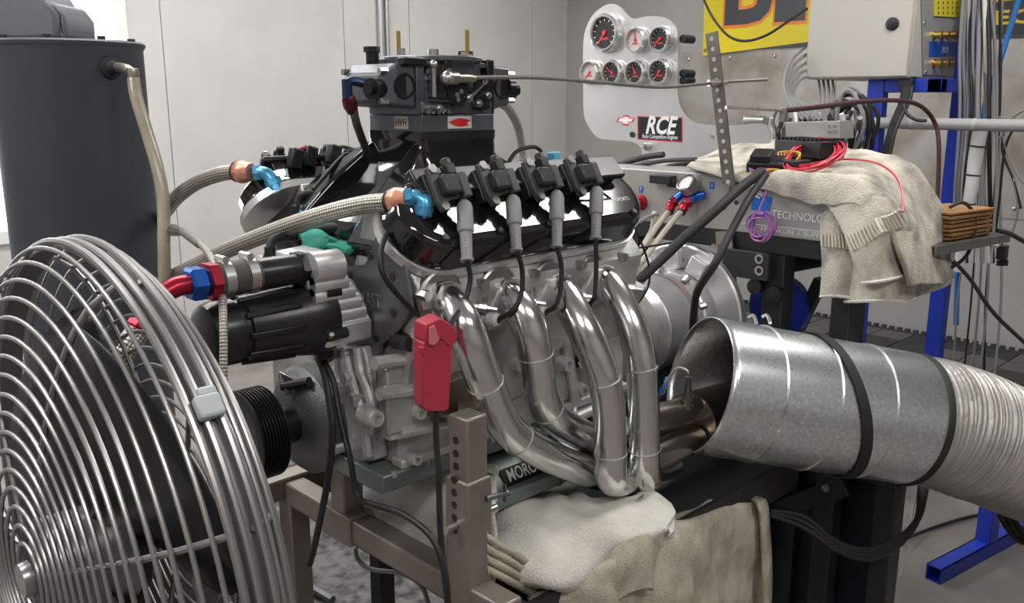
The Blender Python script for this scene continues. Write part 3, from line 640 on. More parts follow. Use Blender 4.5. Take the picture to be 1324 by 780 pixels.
# red pickup clamp on the first plug wire
RP_ = mat('red_clamp_plastic', (.40,.03,.055), .45)
cl = thing('inductive_clamp', 'red plastic timing-light pickup clamp hanging on a plug wire', 'clamp', P(566,532,Y=-.45))
A = [P(a,b,Y=-.46) for a,b in ((547,444),(553,440),(578,440),(586,444),(584,478),(581,528),(576,533),(552,533),(547,527),(546,480))]
MB().loft([A, [p+V((.008,.032,0)) for p in A]]).build('clamp_body', RP_, cl, bevel=.003, bseg=3)
A = [P(a,b,Y=-.462) for a,b in ((551,420),(570,411),(584,420),(592,430),(590,444),(580,448),(572,440),(566,437),(556,446),(549,442))]
MB().loft([A, [p+V((.006,.034,0)) for p in A]]).build('clamp_jaw', RP_, cl, bevel=.002)
A = [P(a,b,Y=-.466) for a,b in ((555,424),(562,421),(569,440),(562,447),(555,446))]
MB().loft([A, [p+V((.004,.01,0)) for p in A]]).build('jaw_pad', mat('pale_red_plastic', (.55,.15,.17), .5), cl, bevel=.001)
MB().cyl(P(545,449,Y=-.46),P(545,456,Y=-.46),.005,n=10).build('clamp_trigger', RP_, cl)
MB().tube(spline([P(564,532,Y=-.45),P(564,570,Y=-.45),P(567,610,Y=-.46),P(569,680,Y=-.47),P(573,730,Y=-.48),P(580,800,Y=-.49),P(582,900,Y=-.5)],8), .0048, 10).build('clamp_lead', BLKW, cl)
# ================================================================== water pump
wp = thing('water_pump', 'black electric water pump with a machined aluminium stepped housing', 'water pump', P(380,440,Y=-.19))
Yp = -.19
m0 = V((-.315,Yp,1.108)); axx = V((1,0,-.0))
pm = MB().lathe(m0, X3, [(0,0),(0,.035),(.006,.046),(.02,.05),(.05,.05),(.052,.047),(.06,.047),(.062,.052),(.14,.054),(.15,.058),(.17,.062),(.19,.064),(.205,.064),(.205,0)], 40).build('pump_motor', SATIN, wp)
for k in range(10):
    a = k*math.pi/5; r = V((0,math.cos(a),math.sin(a)))
    MB().bar(m0+X3*.055+r*.05, m0+X3*.145+r*.056, .010, .008, up=r).build('motor_rib', SATIN, pm, bevel=.002)
for k in range(6):
    a = k*math.pi/3+.3; r = V((0,math.cos(a),math.sin(a)))
    MB().cyl(m0+X3*.185+r*.066, m0+X3*.212+r*.066, .009, n=10).build('motor_lug', SATIN, pm)
    MB().cyl(m0+X3*.178+r*.066, m0+X3*.186+r*.066, .006, n=6).build('lug_bolt', BOLT, pm)
# stepped housing: side profile seen from -Y, extruded in Y
prof = [(-.108,1.192),(-.055,1.196),(-.052,1.17),(-.048,1.155),(-.03,1.148),(-.02,1.145),(-.012,1.13),(.0,1.115),(.004,1.085),(.004,1.062),(-.07,1.05),(-.08,1.06),(-.085,1.10),(-.10,1.13),(-.108,1.16)]
# rounded ridges across the housing, each a bar lying along the engine axis
ho = MB().prism([(x-.048,z+.02) for x, z in prof], (0,Yp-.038,0), X3, Z3, (0,.09,0)).build('pump_housing', ALU, wp, bevel=.003)
for k, (x1, z, r) in enumerate(((-.098,1.194,.026),(-.088,1.166,.016),(-.076,1.148,.015),(-.064,1.130,.015),(-.056,1.112,.015),(-.050,1.096,.013))):
    MB().cyl((-.150,Yp-.040,z),(x1,Yp-.040,z),r,n=24).build('housing_ridge', ALU, ho)
MB().bb((-.135,Yp-.055,1.065),(-.046,Yp-.02,1.10)).build('housing_foot', ALU, ho, bevel=.004)
# upper inlet tube with hex, rubber sleeve and clamps
t0 = V((-.295,Yp-.02,1.193))
MB().lathe(t0+X3*.06, X3, [(0,0),(0,.022),(.004,.024),(.085,.024),(.085,0)], 28).build('inlet_tube', SATIN, wp)
MB().lathe(t0+X3*.132, X3, [(0,0),(0,.028),(.016,.028),(.016,0)], 6).build('inlet_nut', SATIN, wp)
MB().lathe(t0, X3, [(0,0),(0,.0245),(.004,.0255),(.064,.0255),(.066,.024),(.066,0)], 28).build('rubber_sleeve', mat('grey_rubber_sleeve', (.06,.06,.058), .7), wp)
for x in (.006,.045):
    hc = MB().lathe(t0+X3*x, X3, [(0,.0255),(0,.0275),(.015,.0275),(.015,.0255)], 28).build('hose_clamp', BOLT, wp)
    MB().cyl(t0+X3*(x+.007)+V((0,-.012,.03)), t0+X3*(x+.007)+V((0,.016,.03)), .006, n=8).build('clamp_screw', BOLT, hc)
MB().lathe(t0-X3*.014, X3, [(0,0),(0,.030),(.014,.030),(.014,0)], 6).build('red_hex', RED, wp)
MB().lathe(t0-X3*.042, X3, [(0,0),(0,.022),(.004,.026),(.022,.026),(.024,.022),(.028,.02),(.028,0)], 6).build('blue_nut', BLUE, wp)
e = [t0-X3*.04, t0-X3*.06+V((0,0,-.001)), t0-X3*.082+V((0,.0,-.012)), t0-X3*.100+V((0,0,-.034))]
MB().tube(spline(e,5), .0145, 20).build('red_elbow', RED, wp)
d = (e[3]-e[2]).normalized()
MB().lathe(e[3]-d*.006, d, [(0,0),(0,.016),(.004,.019),(.028,.021),(.03,.018),(.034,.018),(.034,0)], 8).build('red_hose_end', RED, wp)
MB().tube(spline([e[3]+d*.02, e[3]+d*.08, e[3]+d*.12+V((.03,.08,-.05)), e[3]+V((.0,.30,-.35)), e[3]+V((.02,.42,-.9))],6), .016, 18).build('pump_hose', BRAID, wp)
# wiring down from pump
for pts, r in (([(405,452,-.10),(418,480,-.11),(426,520,-.12),(430,560,-.13),(424,620,-.14),(408,700,-.14),(400,730,-.14)],.006), ([(410,452,-.10),(430,490,-.10),(440,540,-.11),(452,590,-.12),(462,640,-.12),(480,652,-.12),(520,665,-.12),(558,695,-.12),(575,740,-.12),(580,790,-.12)],.005)):
    MB().tube(spline([P(a,b,X=c) for a,b,c in pts],8), r, 10).build('pump_cable', BLKW, wp)
# ================================================================== tank
TC = P(104,230,d=1.95); tx, ty = TC.x, TC.y; TR = .151
M_TANK = mat('charcoal_tank_paint', (.068,.076,.094), .5, var=.12, vscale=3, bump=.06, bscale=120)
ztop = P(96,57,d=1.85).z
tank = thing('breather_tank', 'tall charcoal cylindrical tank with a clear sight hose on its side', 'tank', (tx,ty,0))
MB().lathe((tx,ty,0), Z3, [(0,0),(0,TR),(ztop-.01,TR),(ztop-.004,TR+.004),(ztop,TR+.002),(ztop,0)], 64).build('tank_body', M_TANK, tank)
MB().lathe((tx,ty,ztop-.004), Z3, [(0,TR+.004),(.006,TR+.006),(.01,TR+.002),(.012,0)], 64).build('tank_lid', M_TANK, tank)
# inlet duct box on top
A = [P(a,b,d=1.82) for a,b in ((-90,55),(-90,-70),(10,-70),(60,2),(74,18),(76,52))]
dd = (FWD*.14); dd.z = 0
MB().loft([A, [p+dd for p in A]]).build('tank_outlet_box', M_TANK, tank, bevel=.012, bseg=3)
A = [P(a,b,d=1.83) for a,b in ((50,0),(70,4),(84,22),(86,50),(74,51),(74,20))]
MB().loft([A, [p+dd for p in A]]).build('outlet_flange', M_TANK, tank, bevel=.006)
for a in range(8): 
    q = a*math.pi/4+.2; MB().cyl((tx+math.cos(q)*(TR-.02),ty+math.sin(q)*(TR-.02),ztop),(tx+math.cos(q)*(TR-.02),ty+math.sin(q)*(TR-.02),ztop+.014),.008,n=6).build('lid_bolt', BLACKM, tank)
g = P(153,87,d=1.80); nrm = V((g.x-tx,g.y-ty,0)).normalized()
g = V((tx,ty,g.z))+nrm*TR
MB().lathe(g-nrm*.005, nrm, [(0,.024),(.012,.022),(.014,.015),(.02,.013),(.03,.012),(.03,0)], 20).build('port_flange', BLACKM, tank)
el = g+nrm*.028; q = P(172,96,d=1.78)
MB().tube(spline([el-nrm*.01, el, el*.4+q*.6+V((0,0,.004)), q],5), .010, 14).build('sight_elbow', mat('nickel_fitting', (.45,.42,.38), .3, .9), tank)
MB().lathe(q+V((0,0,.012)), (0,0,-1), [(0,0),(0,.011),(.004,.012),(.022,.012),(.026,.010),(.026,0)], 14).build('sight_ferrule', mat('nickel_fitting', (.45,.42,.38), .3, .9), tank)
M_CLEAR = mat('yellowed_clear_hose', (.52,.47,.36), .22, var=.25, vscale=8, tr=.35)
MB().tube(spline([q+V((0,0,-.01)),P(176,125,d=1.775),P(188,165,d=1.77),P(203,215,d=1.765),P(211,260,d=1.765),P(212,320,d=1.77),P(213,380,d=1.78),P(214,460,d=1.8)],8), .0125, 16).build('sight_hose', M_CLEAR, tank)
# ================================================================== braided hoses
def an_end(th, p, d, m1, m2, r=.0145, L=.045):
    d = V(d).normalized()
    MB().lathe(p, d, [(0,0),(0,r*1.05),(.004,r*1.35),(L*.35,r*1.5),(L*.5,r*1.55),(L*.6,r*1.45),(L,r*1.2),(L,0)], 10).build('hose_end_socket', m1, th)
    MB().lathe(p-d*.002, d, [(-.001,r*1.1),(.003,r*1.38),(.006,r*1.1)], 18).build('socket_ring', BLACK, th)
h = thing('braided_hose', 'thick braided breather hose ending in salmon and blue fittings on the near valve cover', 'hose', P(370,292,d=1.55))
hp = [P(500,262,d=1.40),P(470,265,d=1.42),(P(420,277,d=1.46)),P(360,297,d=1.53),P(300,321,d=1.62),P(250,345,d=1.72),P(222,358,d=1.86),P(190,374,d=2.04)]
MB().tube(spline(hp,8), .0150, 22).build('hose', BRAID, h)
an_end(h, P(503,262,d=1.40), P(526,257,d=1.385)-P(500,262,d=1.40), COPPER, None, .0145, .036)
e0 = P(527,257,d=1.385)
MB().lathe(e0-(RGT*.004), (RGT*1+UPV*.15), [(0,0),(0,.017),(.012,.017),(.014,.013),(.014,0)], 6).build('blue_nut', LBLUE, h)
MB().tube(spline([e0+RGT*.006,P(540,256,d=1.383),P(548,263,d=1.382),P(547,278,d=1.382)],5), .0135, 16).build('blue_elbow', LBLUE, h)
MB().lathe(P(548,262,d=1.382), P(543,288,d=1.385)-P(548,262,d=1.382), [(.006,0),(.006,.0165),(.02,.0165),(.022,.013),(.035,.013),(.035,0)], 6).build('blue_base_nut', LBLUE, h)
h = thing('braided_hose', 'braided breather hose ending in salmon and blue fittings on the far valve cover', 'hose', P(270,230,d=1.8))
hp = [P(307,222,d=1.70),P(285,225,d=1.73),P(255,236,d=1.78),P(230,254,d=1.83),P(214,274,d=1.96),P(192,302,d=2.08)]
MB().tube(spline(hp,8), .0148, 22).build('hose', BRAID, h)
an_end(h, P(305,222,d=1.70), P(330,223,d=1.68)-P(305,222,d=1.70), COPPER, None, .0145, .038)
MB().lathe(P(329,223,d=1.68), RGT, [(0,0),(0,.016),(.012,.016),(.012,0)], 6).build('blue_nut', LBLUE, h)
MB().tube(spline([P(331,223,d=1.68),P(342,224,d=1.675),P(350,231,d=1.675),P(356,246,d=1.675)],5), .0125, 16).build('blue_elbow', LBLUE, h)
MB().lathe(P(350,229,d=1.675), P(359,246,d=1.675)-P(350,229,d=1.675), [(.005,0),(.005,.016),(.018,.016),(.018,.0125),(.034,.0125),(.034,0)], 6).build('blue_base_nut', LBLUE, h)
# thin braided line in front of the pump
h = thing('thin_braided_line', 'thin braided steel line hanging in front of the water pump', 'hose', P(289,560,d=1.26))
hp = [P(212,297,d=1.80),P(236,300,d=1.72),P(256,313,d=1.6),P(275,337,d=1.42),P(286,375,d=1.30),P(289,430,d=1.26),P(289,520,d=1.25),P(292,600,d=1.26),P(299,690,d=1.27),P(312,800,d=1.29),P(330,960,d=1.34),V((P(330,960,d=1.34).x,P(330,960,d=1.34).y+.05,.02))]
MB().tube(spline(hp[1:],8), .0058, 14).build('line', BRAID, h)
MB().tube([P(236,300,d=1.72),P(258,316,d=1.585)], .0078, 12).build('line_sleeve', mat('grey_sleeve', (.28,.28,.28), .4, .6), h)
MB().tube([hp[0],P(226,298,d=1.76),P(237,300,d=1.715)], [.012,.012,.007], 8).build('line_fitting', STEEL, h)
# green shop rag in the valley and dark hoses there
RAG = mat('green_rag', (.03,.30,.22), .9, var=.25, vscale=12, bump=.6, bscale=400)
rows = []
for j in range(5):
    t = j/4; rows.append([P(388+s*22+t*4, 306+t*22-6*math.sin(s*1.7+t*3), d=1.54-.04*t+.02*math.sin(s*2.3+t*5)) for s in range(6)])
MB().grid(surf(rows,5,5)).build('shop_rag', RAG, solid=.012, bevel=.003, label='crumpled green shop rag stuffed in the engine valley', cat='rag')
rows = []
for j in range(4):
    t = j/3; rows.append([P(392+s*18+t*3, 312+t*12+4*math.sin(s*2.2+1), d=1.50-.02*t+.012*math.sin(s*2.9+t*4)) for s in range(6)])
MB().grid(surf(rows,5,5)).build('shop_rag', RAG, solid=.010, label='folded strip of green cloth lying on the valley rag', cat='rag')
h = thing('coolant_crossover', 'black crossover hose with elbow fittings over the green rag', 'hose', P(420,300,d=1.58))
MB().tube(spline([P(364,306,d=1.58),P(390,302,d=1.58),P(415,296,d=1.57),P(440,294,d=1.56),P(456,300,d=1.56),P(461,325,d=1.56)],6), .0085, 14).build('hose', RUB, h)
for a,b in ((368,305),(412,296),(446,296)): MB().lathe(P(a,b,d=1.58), RGT, [(0,0),(0,.011),(.022,.011),(.022,0)], 8).build('hose_nut', mat('black_an_nut', (.03,.03,.032), .3, .6), h)
MB().lathe(P(461,305,d=1.56), (0,0,-1), [(0,0),(0,.012),(.04,.011),(.055,.014),(.06,0)], 10).build('elbow_nut', mat('black_an_nut', (.03,.03,.032), .3, .6), h)
h = thing('coolant_elbow_line', 'short black hose with an elbow standing on the pump neck', 'hose', P(350,320,d=1.5))
MB().tube(spline([P(350,338,d=1.49),P(349,320,d=1.49),P(354,309,d=1.5),P(372,305,d=1.52)],6), .007, 12).build('hose', RUB, h)
MB().lathe(P(350,342,d=1.49), Z3, [(0,0),(0,.012),(.012,.013),(.022,.009),(.03,.009),(.03,0)], 10).build('elbow_nut', mat('black_an_nut', (.03,.03,.032), .3, .6), h)
h = thing('coolant_elbow_line', 'black hose elbow reaching up over the far valve cover', 'hose', P(390,260,d=1.66))
MB().tube(spline([P(385,270,d=1.66),P(386,258,d=1.66),P(395,251,d=1.66),P(430,248,d=1.66)],6), .0075, 12).build('hose', RUB, h)
MB().lathe(P(385,280,d=1.66), Z3, [(0,0),(0,.013),(.02,.013),(.024,.009),(.024,0)], 10).build('elbow_nut', mat('black_an_nut', (.03,.03,.032), .3, .6), h)

rows = []
for j in range(4):
    t = j/3; rows.append([P(458+s*8+t*2, 286+t*18+3*math.sin(s*2.6+j), d=1.53-.02*t+.015*math.sin(s*3.1+t*4)) for s in range(4)])
MB().grid(surf(rows,5,5)).build('shop_rag', mat('blue_rag', (.10,.24,.45), .9, bump=.6, bscale=400), solid=.010, label='small crumpled blue cloth tucked beside the intake', cat='rag')
# ================================================================== fan
FW = mat('fan_wire_steel', (.33,.32,.32), .36, .8)
FC = V((-.55,-.43,.945)); FR = .358
fan = thing('drum_fan', 'large round steel-caged floor fan blowing at the engine', 'fan', (FC.x, FC.y, 0))
def ring(x, r, wr, nm='grille_ring', m=FW, n=88): return MB().tube(circ(FC+X3*x, Y3, Z3, r, n), wr, 8, closed=True).build(nm, m, fan)
def gx(r, s):        # dome profile of a half-cage: x offset for a radius
    t = min(1, r/FR); return s*(.078*math.sqrt(max(0, 1-t**3))+.008)
prof_ = [(FR*(1-.93*i/400)) for i in range(401)]
for s in (-1, 1):
    acc = 0; last = prof_[0]; nxt = .017
    for r_ in prof_[1:]:
        acc += math.hypot(r_-last, gx(r_,s)-gx(last,s)); last = r_
        if acc >= nxt: ring(gx(r_,s), r_, .0025); nxt += .0205
    for k in range(8):
        a = k*math.pi/4+.37; dr = V((0,math.cos(a),math.sin(a)))
        MB().tube([FC+X3*(gx(r_,s)+s*-.005)+dr*r_ for r_ in [.05+(FR-.051)*i/14 for i in range(15)]], .0033, 8).build('grille_spoke', FW, fan)
ring(0, FR, .004, 'rim_ring'); ring(.014, FR+.001, .004, 'rim_ring'); ring(-.012, FR, .004, 'rim_ring')
MB().lathe(FC-X3*.012, X3, [(0,FR-.008),(0,FR-.005),(.026,FR-.005),(.026,FR-.008),(0,FR-.008)], 88).build('rim_band', mat('fan_band', (.20,.195,.195), .45, .7), fan)
# clip on the rim
cp = P(268,522,X=FC.x); a = math.atan2(cp.z-FC.z, cp.y-FC.y)
for k, da in enumerate((0, math.pi/2, math.pi, -math.pi/2)):
    dr = V((0,math.cos(a+da),math.sin(a+da))); tg = V((0,-math.sin(a+da),math.cos(a+da)))
    R = Matrix((X3, tg, dr)).transposed()
    MB().box(FC+X3*.004+dr*(FR+.006), (.024,.022,.012), R).box(FC+X3*.008+dr*(FR+.003)-tg*.015, (.018,.010,.010), R).build('rim_clip', mat('pale_grey_plastic', (.42,.46,.47), .45), fan, bevel=.003)
hub = MB().lathe(FC-X3*.096, X3, [(0,0),(0,.018),(.006,.02),(.010,.02),(.010,0)], 28).build('grille_badge', mat('fan_badge', (.32,.32,.33), .3, .8), fan)
# motor
MB().lathe(FC-X3*.08, X3, [(0,0),(0,.03),(.01,.055),(.02,.06),(.09,.06),(.095,.05),(.10,.02),(.10,0)], 36).build('fan_motor', mat('fan_motor_steel', (.30,.30,.31), .28, .85), fan)
# blades
M_BL = mat('black_fan_blade', (.012,.012,.015), .35, .3)
for k in range(4):
    a0 = k*math.pi/2+.75; rows = []
    for i in range(8):
        t = i/7; r = .05+(FR-.125)*t; half = .35+.42*math.sin(t*math.pi*.62+.3)
        rows.append([FC+X3*(.0+.028*math.sin((q/6-.5)*2.2))+V((0,math.cos(a0+(q/6-.5)*2*half*.9),math.sin(a0+(q/6-.5)*2*half*.9)))*r for q in range(7)])
    MB().grid(rows).build('fan_blade', M_BL, fan, solid=.002)
MB().lathe(FC-X3*.012, X3, [(0,0),(0,.055),(.035,.055),(.04,.05),(.04,0)], 32).build('fan_hub', M_BL, fan)
# stand: yoke, pole and round base
st = [FC+V((-.085,0,-.05)), FC+V((-.085,0,-FR-.02)), V((FC.x-.04,FC.y,FC.z-FR-.06))]
MB().tube(spline(st,6), .012, 12).build('motor_strut', BLACKM, fan)
MB().cyl((FC.x-.04,FC.y,.03),(FC.x-.04,FC.y,FC.z-FR-.04),.022,n=20).build('pole', BLACKM, fan)
MB().lathe((FC.x-.04,FC.y,0), Z3, [(0,0),(0,.26),(.015,.26),(.03,.05),(.05,.03),(.05,0)], 40).build('base', BLACKM, fan)

# ================================================================== engine stand
M_ST = mat('taupe_steel_tube', (.26,.225,.20), .42, .55, var=.15, vscale=6)
stn = thing('engine_stand', 'taupe square-tube engine stand with drilled telescoping posts', 'engine stand', (0, -.25, .0))
XS = .0; s = .046
zb = P(500,690,X=XS).z
pB = P(606,640,X=XS); pA = P(448,625,X=XS)
MB().bar((XS,pB.y-.10,zb-.02),(XS,pA.y+.22,zb-.02), s, s*1.05).build('cross_bar', M_ST, stn, bevel=.005)
sl = MB().bar((XS,pA.y-.045,zb-.02),(XS,pA.y+.05,zb-.02), s+.012, s+.014).build('sleeve', M_ST, stn, bevel=.004)
MB().bar((XS,pA.y,zb-.0),(XS,pA.y,.83), s*.98, s*.98, up=Y3).build('inner_post', M_ST, stn, bevel=.004)
po = MB().bar((XS,pB.y,zb-.045),(XS,pB.y,P(600,612,X=XS).z), s+.008, s+.008, up=Y3).build('outer_post', M_ST, stn, bevel=.004)
pi = MB().bar((XS,pB.y,zb),(XS,pB.y,P(600,533,X=XS).z), s-.002, s-.002, up=Y3).build('inner_post', M_ST, stn, bevel=.004)
HO = mat('dark_hole', (.02,.02,.02), .7)
for k in range(8):
    z = P(590,560,X=XS).z-k*.0215
    x = XS-(s-.002)/2 if z > P(600,612,X=XS).z else XS-(s+.008)/2
    MB().lathe((x+.002,pB.y+.004,z), (-1,0,0), [(0,.0066),(.0028,.0066),(.0028,0)], 14).build('pin_hole', HO, po if z < P(600,612,X=XS).z else pi)
z = P(592,665,X=XS).z
MB().cyl((XS-.05,pB.y,z),(XS+.06,pB.y,z),.007,n=12).build('locking_pin', BOLT, stn)
pn = V((XS+.03,pB.y-.03,P(632,652,X=XS).z))
MB().cyl(pn+V((-.02,0,0)), pn+V((.02,-.008,.0)), .005, n=10).bar(pn+V((.014,-.008,-.014)),pn+V((.014,-.008,.016)),.005,.004).build('wing_screw', GUN, stn)
MB().bar((XS,pB.y,zb-.04),(XS,pB.y,.0), s, s, up=Y3).build('leg', M_ST, stn, bevel=.004)
MB().bar((XS,pA.y+.2,zb-.04),(XS,pA.y+.2,.0), s, s, up=Y3).build('leg', M_ST, stn, bevel=.004)
# side rail going to the rear (left end)
rl = P(397,640,X=XS)
MB().bar((XS-.14,pA.y+.215,zb-.01),(1.0,pA.y+.215,zb-.01), s, s).build('side_rail', M_ST, stn, bevel=.004)
for a in (-.03,.03): MB().cyl((XS-.01,pA.y+a,zb-.06),(XS-.01,pA.y+a,zb-.03),.008,n=6).build('sleeve_bolt', BOLT, sl)
# brace to the engine mount
MB().bar((XS,pB.y,P(600,545,X=XS).z),(.10,-.31,P(600,545,X=XS).z-.03),.03,.03).build('mount_brace', M_ST, stn, bevel=.003)
MB().bb((-.03,pA.y-.03,.80),(.06,pA.y+.03,.832)).build('front_saddle', M_ST, stn, bevel=.003)
# ================================================================== bellhousing and dyno absorber
M_CON = mat('grey_console_metal', (.40,.395,.385), .4, .45, var=.1, vscale=6)
M_DK = mat('dark_frame_paint', (.018,.018,.021), .45)
dyn = thing('dyno_absorber', 'dull aluminium dyno absorber and bell housing coupled behind the engine', 'dynamometer', (1.0, YC, .55))
MB().lathe((.57,YC,ZCR), X3, [(0,0),(0,.185),(.03,.185),(.05,.17),(.20,.14),(.24,.125),(.25,0)], 48).build('bell_housing', CASTD, dyn)
ab = MB().lathe((.80,YC,ZCR), X3, [(0,0),(0,.122),(.05,.122),(.055,.125),(.06,.122),(.20,.122),(.205,.126),(.25,.126),(.26,.12),(.30,.12),(.30,0)], 56).build('absorber_drum', mat('dull_aluminium', (.60,.60,.61), .36, .75, var=.15, vscale=9), dyn)
for k in range(10):
    a = k*math.pi/5+.2; MB().cyl((.99,YC+math.cos(a)*.124,ZCR+math.sin(a)*.124),(1.0,YC+math.cos(a)*.136,ZCR+math.sin(a)*.136),.009,n=8).build('drum_bolt', mat('red_mark', (.35,.05,.05), .5) if k in (6,7) else BOLT, ab)
MB().lathe((.955,YC,ZCR), X3, [(0,.1225),(.0,.124),(.018,.124),(.018,.1225)], 56).build('drum_band', mat('red_stain', (.38,.20,.19), .4, .7, col2=(.5,.5,.5), vscale=14), ab)
fl_ = MB().lathe((1.06,YC,ZCR), X3, [(0,0),(0,.185),(.004,.19),(.022,.19),(.026,.185),(.026,0)], 64).build('absorber_flange', mat('dull_aluminium', (.55,.55,.56), .36, 1), dyn)
for k in range(3):
    a = .9+k*.55; c_ = V((1.05,YC+math.cos(a)*.15,ZCR+math.sin(a)*.15)); MB().box(c_, (.03,.05,.05), rotm('X', math.degrees(a))).build('flange_block', ALU, fl_, bevel=.003)
MB().bb((.95,YC-.16,.50),(1.2,YC+.16,.78)).build('absorber_foot', M_DK, dyn, bevel=.004)
MB().bb((.93,-.30,.50),(1.0,.14,.56)).build('foot_beam', M_DK, dyn, bevel=.004)
# ================================================================== dyno frame with console
CX = 1.10
con = thing('dyno_console', 'grey sensor console beam on a black frame over the absorber', 'console', (1.35, -.2, 0))
zt = P(790,216,X=CX).z; zbt = P(1000,306,X=CX).z
cy0, cy1 = -.50, P(768,216,X=CX).y
cb = MB().bb((CX,cy0,zbt),(1.40,cy1,zt)).build('console_beam', M_CON, con, bevel=.004)
def cpx(a, b, off=0): p = P(a, b, X=CX); p.x -= off; return p
for t, a, b in (('6',809,242),('7',829,245),('1',921,240)):
    c_ = cpx(a,b); tg_ = MB().box(c_, (.002,.014,.018)).build('port_label', mat('blue_label', (.02,.08,.38), .5), cb)
    text('port_number', t, mat('label_white', (.8,.8,.8), .5), c_-X3*.0012, -Y3, Z3, .016, cb, depth=.0006)
for a, b in ((807,258),(829,262)):
    c_ = cpx(a,b); MB().lathe(c_, (-1,0,0), [(0,.0),(0,.022),(.008,.022),(.010,.016),(.02,.015),(.02,.010),(.028,.009),(.028,0)], 18).build('red_port_fitting', RED, cb)
c_ = cpx(829,262); MB().tube([c_-X3*.02, c_+V((-.06,.04,-.002))], .011, 12).build('port_plug', BLACK, cb)
for a, b in ((795,245),(889,255),(901,293),(937,268),(870,256),(952,262)): MB().lathe(cpx(a,b), (-1,0,0), [(0,.006),(.001,.006),(.001,0)], 10).build('panel_hole', mat('dark_hole', (.02,.02,.02), .7), cb)
gz = cpx(898,250); gd = V((-.75,.1,.65)).normalized()
gp = MB().lathe(gz, gd, [(-.0,0),(-.0,.014),(.02,.016),(.022,.026),(.05,.026),(.052,.022),(.046,.02),(.046,0)], 26).build('pressure_gauge_cup', STEEL, cb)
MB().bb(tuple(cpx(848,225)-V((.03,.0,.0))), tuple(cpx(874,238)+V((0,0,0)))).build('black_latch', BLACK, cb, bevel=.002)
MB().bb(tuple(cpx(868,232)-V((.02,.0,.0))), tuple(cpx(876,242)+V((0,0,0)))).build('black_latch', BLACK, cb, bevel=.002)
# logo and lettering
lg = cpx(984,264,.001)
MB().prism([(-.026,-.016),(.022,-.016),(.03,.018),(-.004,.024),(-.024,.016)], lg, -Y3, Z3, (-.0012,0,0)).build('blue_logo', mat('logo_blue', (.01,.15,.55), .4), cb, smooth=0)
for k, r in enumerate((.014,.022,.030)):
    MB().tube([lg+V((-.0018,.012,.004))+V((0,-math.cos(t_),math.sin(t_)))*r for t_ in [math.pi*(.25+.55*i/8) for i in range(9)]], .0022, 6).build('logo_arc', WHITE, cb)
text('console_lettering', 'TECHNOLOGIES', mat('label_white', (.8,.8,.8), .5), cpx(998,277,.0015), -Y3, Z3, .027, cb, align='LEFT', depth=.0005, width=.185)
MB().bb(tuple(cpx(960,288)-V((.0008,0,0))), tuple(V((CX,cy0+.02,cpx(960,288).z-.0015)))).build('panel_stripe', WHITE, cb)
text('console_lettering', 'FRANKLIN  /  SUPERFLOW', mat('label_white', (.8,.8,.8), .5), cpx(984,296,.0015), -Y3, Z3, .016, cb, align='LEFT', depth=.0005, width=.22)
# black frame under the console
b_ = zbt
MB().bb((CX+.005,cy0+.02,b_-.045),(CX+.05,cy1-.02,b_)).build('top_rail', M_DK, con, bevel=.003)
MB().bb((1.34,cy0+.02,b_-.045),(1.39,cy1-.02,b_)).build('top_rail', M_DK, con, bevel=.003)
def post(a, X_, w=.05): y = P(a, 360, X=X_).y; return MB().bb((X_,y-w/2,0),(X_+w,y+w/2,b_-.02)).build('frame_post', M_DK, con, bevel=.003)
pf = post(1000, CX+.01, .055); post(1090, CX+.02); post(1100, 1.33); 
MB().bb((CX+.01,.10,0),(CX+.06,.15,b_-.02)).build('frame_post', M_DK, con, bevel=.003)
pk = P(968,342,X=CX-.01)
bk = MB().bb((CX-.02,pk.y-.06,pk.z-.035),(CX-.005,pk.y+.07,pk.z+.035)).build('bracket_plate', M_DK, con, bevel=.002)
MB().bb((CX-.012,pf.location.y-.05+0*pk.y,pk.z-.04),(CX+.012,pf.location.y-.03,pk.z+.04)).build('bracket_edge', STEEL, con)
for a, b in ((982,335),(982,350)): MB().lathe(P(a,b,X=CX-.02), (-1,0,0), [(0,.012),(.003,.012),(.003,.007),(.0,.007)], 16).build('bracket_ring', BOLT, bk)
for a, b in ((978,370),(1003,380)): MB().lathe(P(a,b,X=CX-.0), (-1,0,0), [(-.01,.02),(.012,.02),(.014,0)], 16).build('frame_knob', BLACK, con)
MB().loft([[P(a,b,X=CX-.01) for a,b in ((925,300),(945,298),(956,420),(934,425))], [P(a,b,X=CX-.01)+V((.006,0,0)) for a,b in ((925,300),(945,298),(956,420),(934,425))]]).build('steel_guard', mat('worn_steel_plate', (.36,.33,.30), .4, .8), con)
# return spring
sp_ = []
s0 = P(868,332,X=CX-.02); s1 = P(912,338,X=CX-.02)
for k in range(121): t_ = k/120; a = t_*2*math.pi*9; sp_.append(s0.lerp(s1,t_)+Z3*(math.sin(a)*.018)+X3*(math.cos(a)*.018))
MB().tube(sp_, .0035, 6).build('return_spring', mat('spring_grey', (.18,.17,.17), .4, .8), con)
MB().bb((CX-.03,s1.y-.02,s1.z-.04),(CX+.0,s1.y+.0,s1.z+.02)).build('spring_mount', STEEL, con)
MB().bb((CX-.03,s0.y-.0,s0.z-.04),(CX+.0,s0.y+.02,s0.z+.02)).build('spring_mount', STEEL, con)
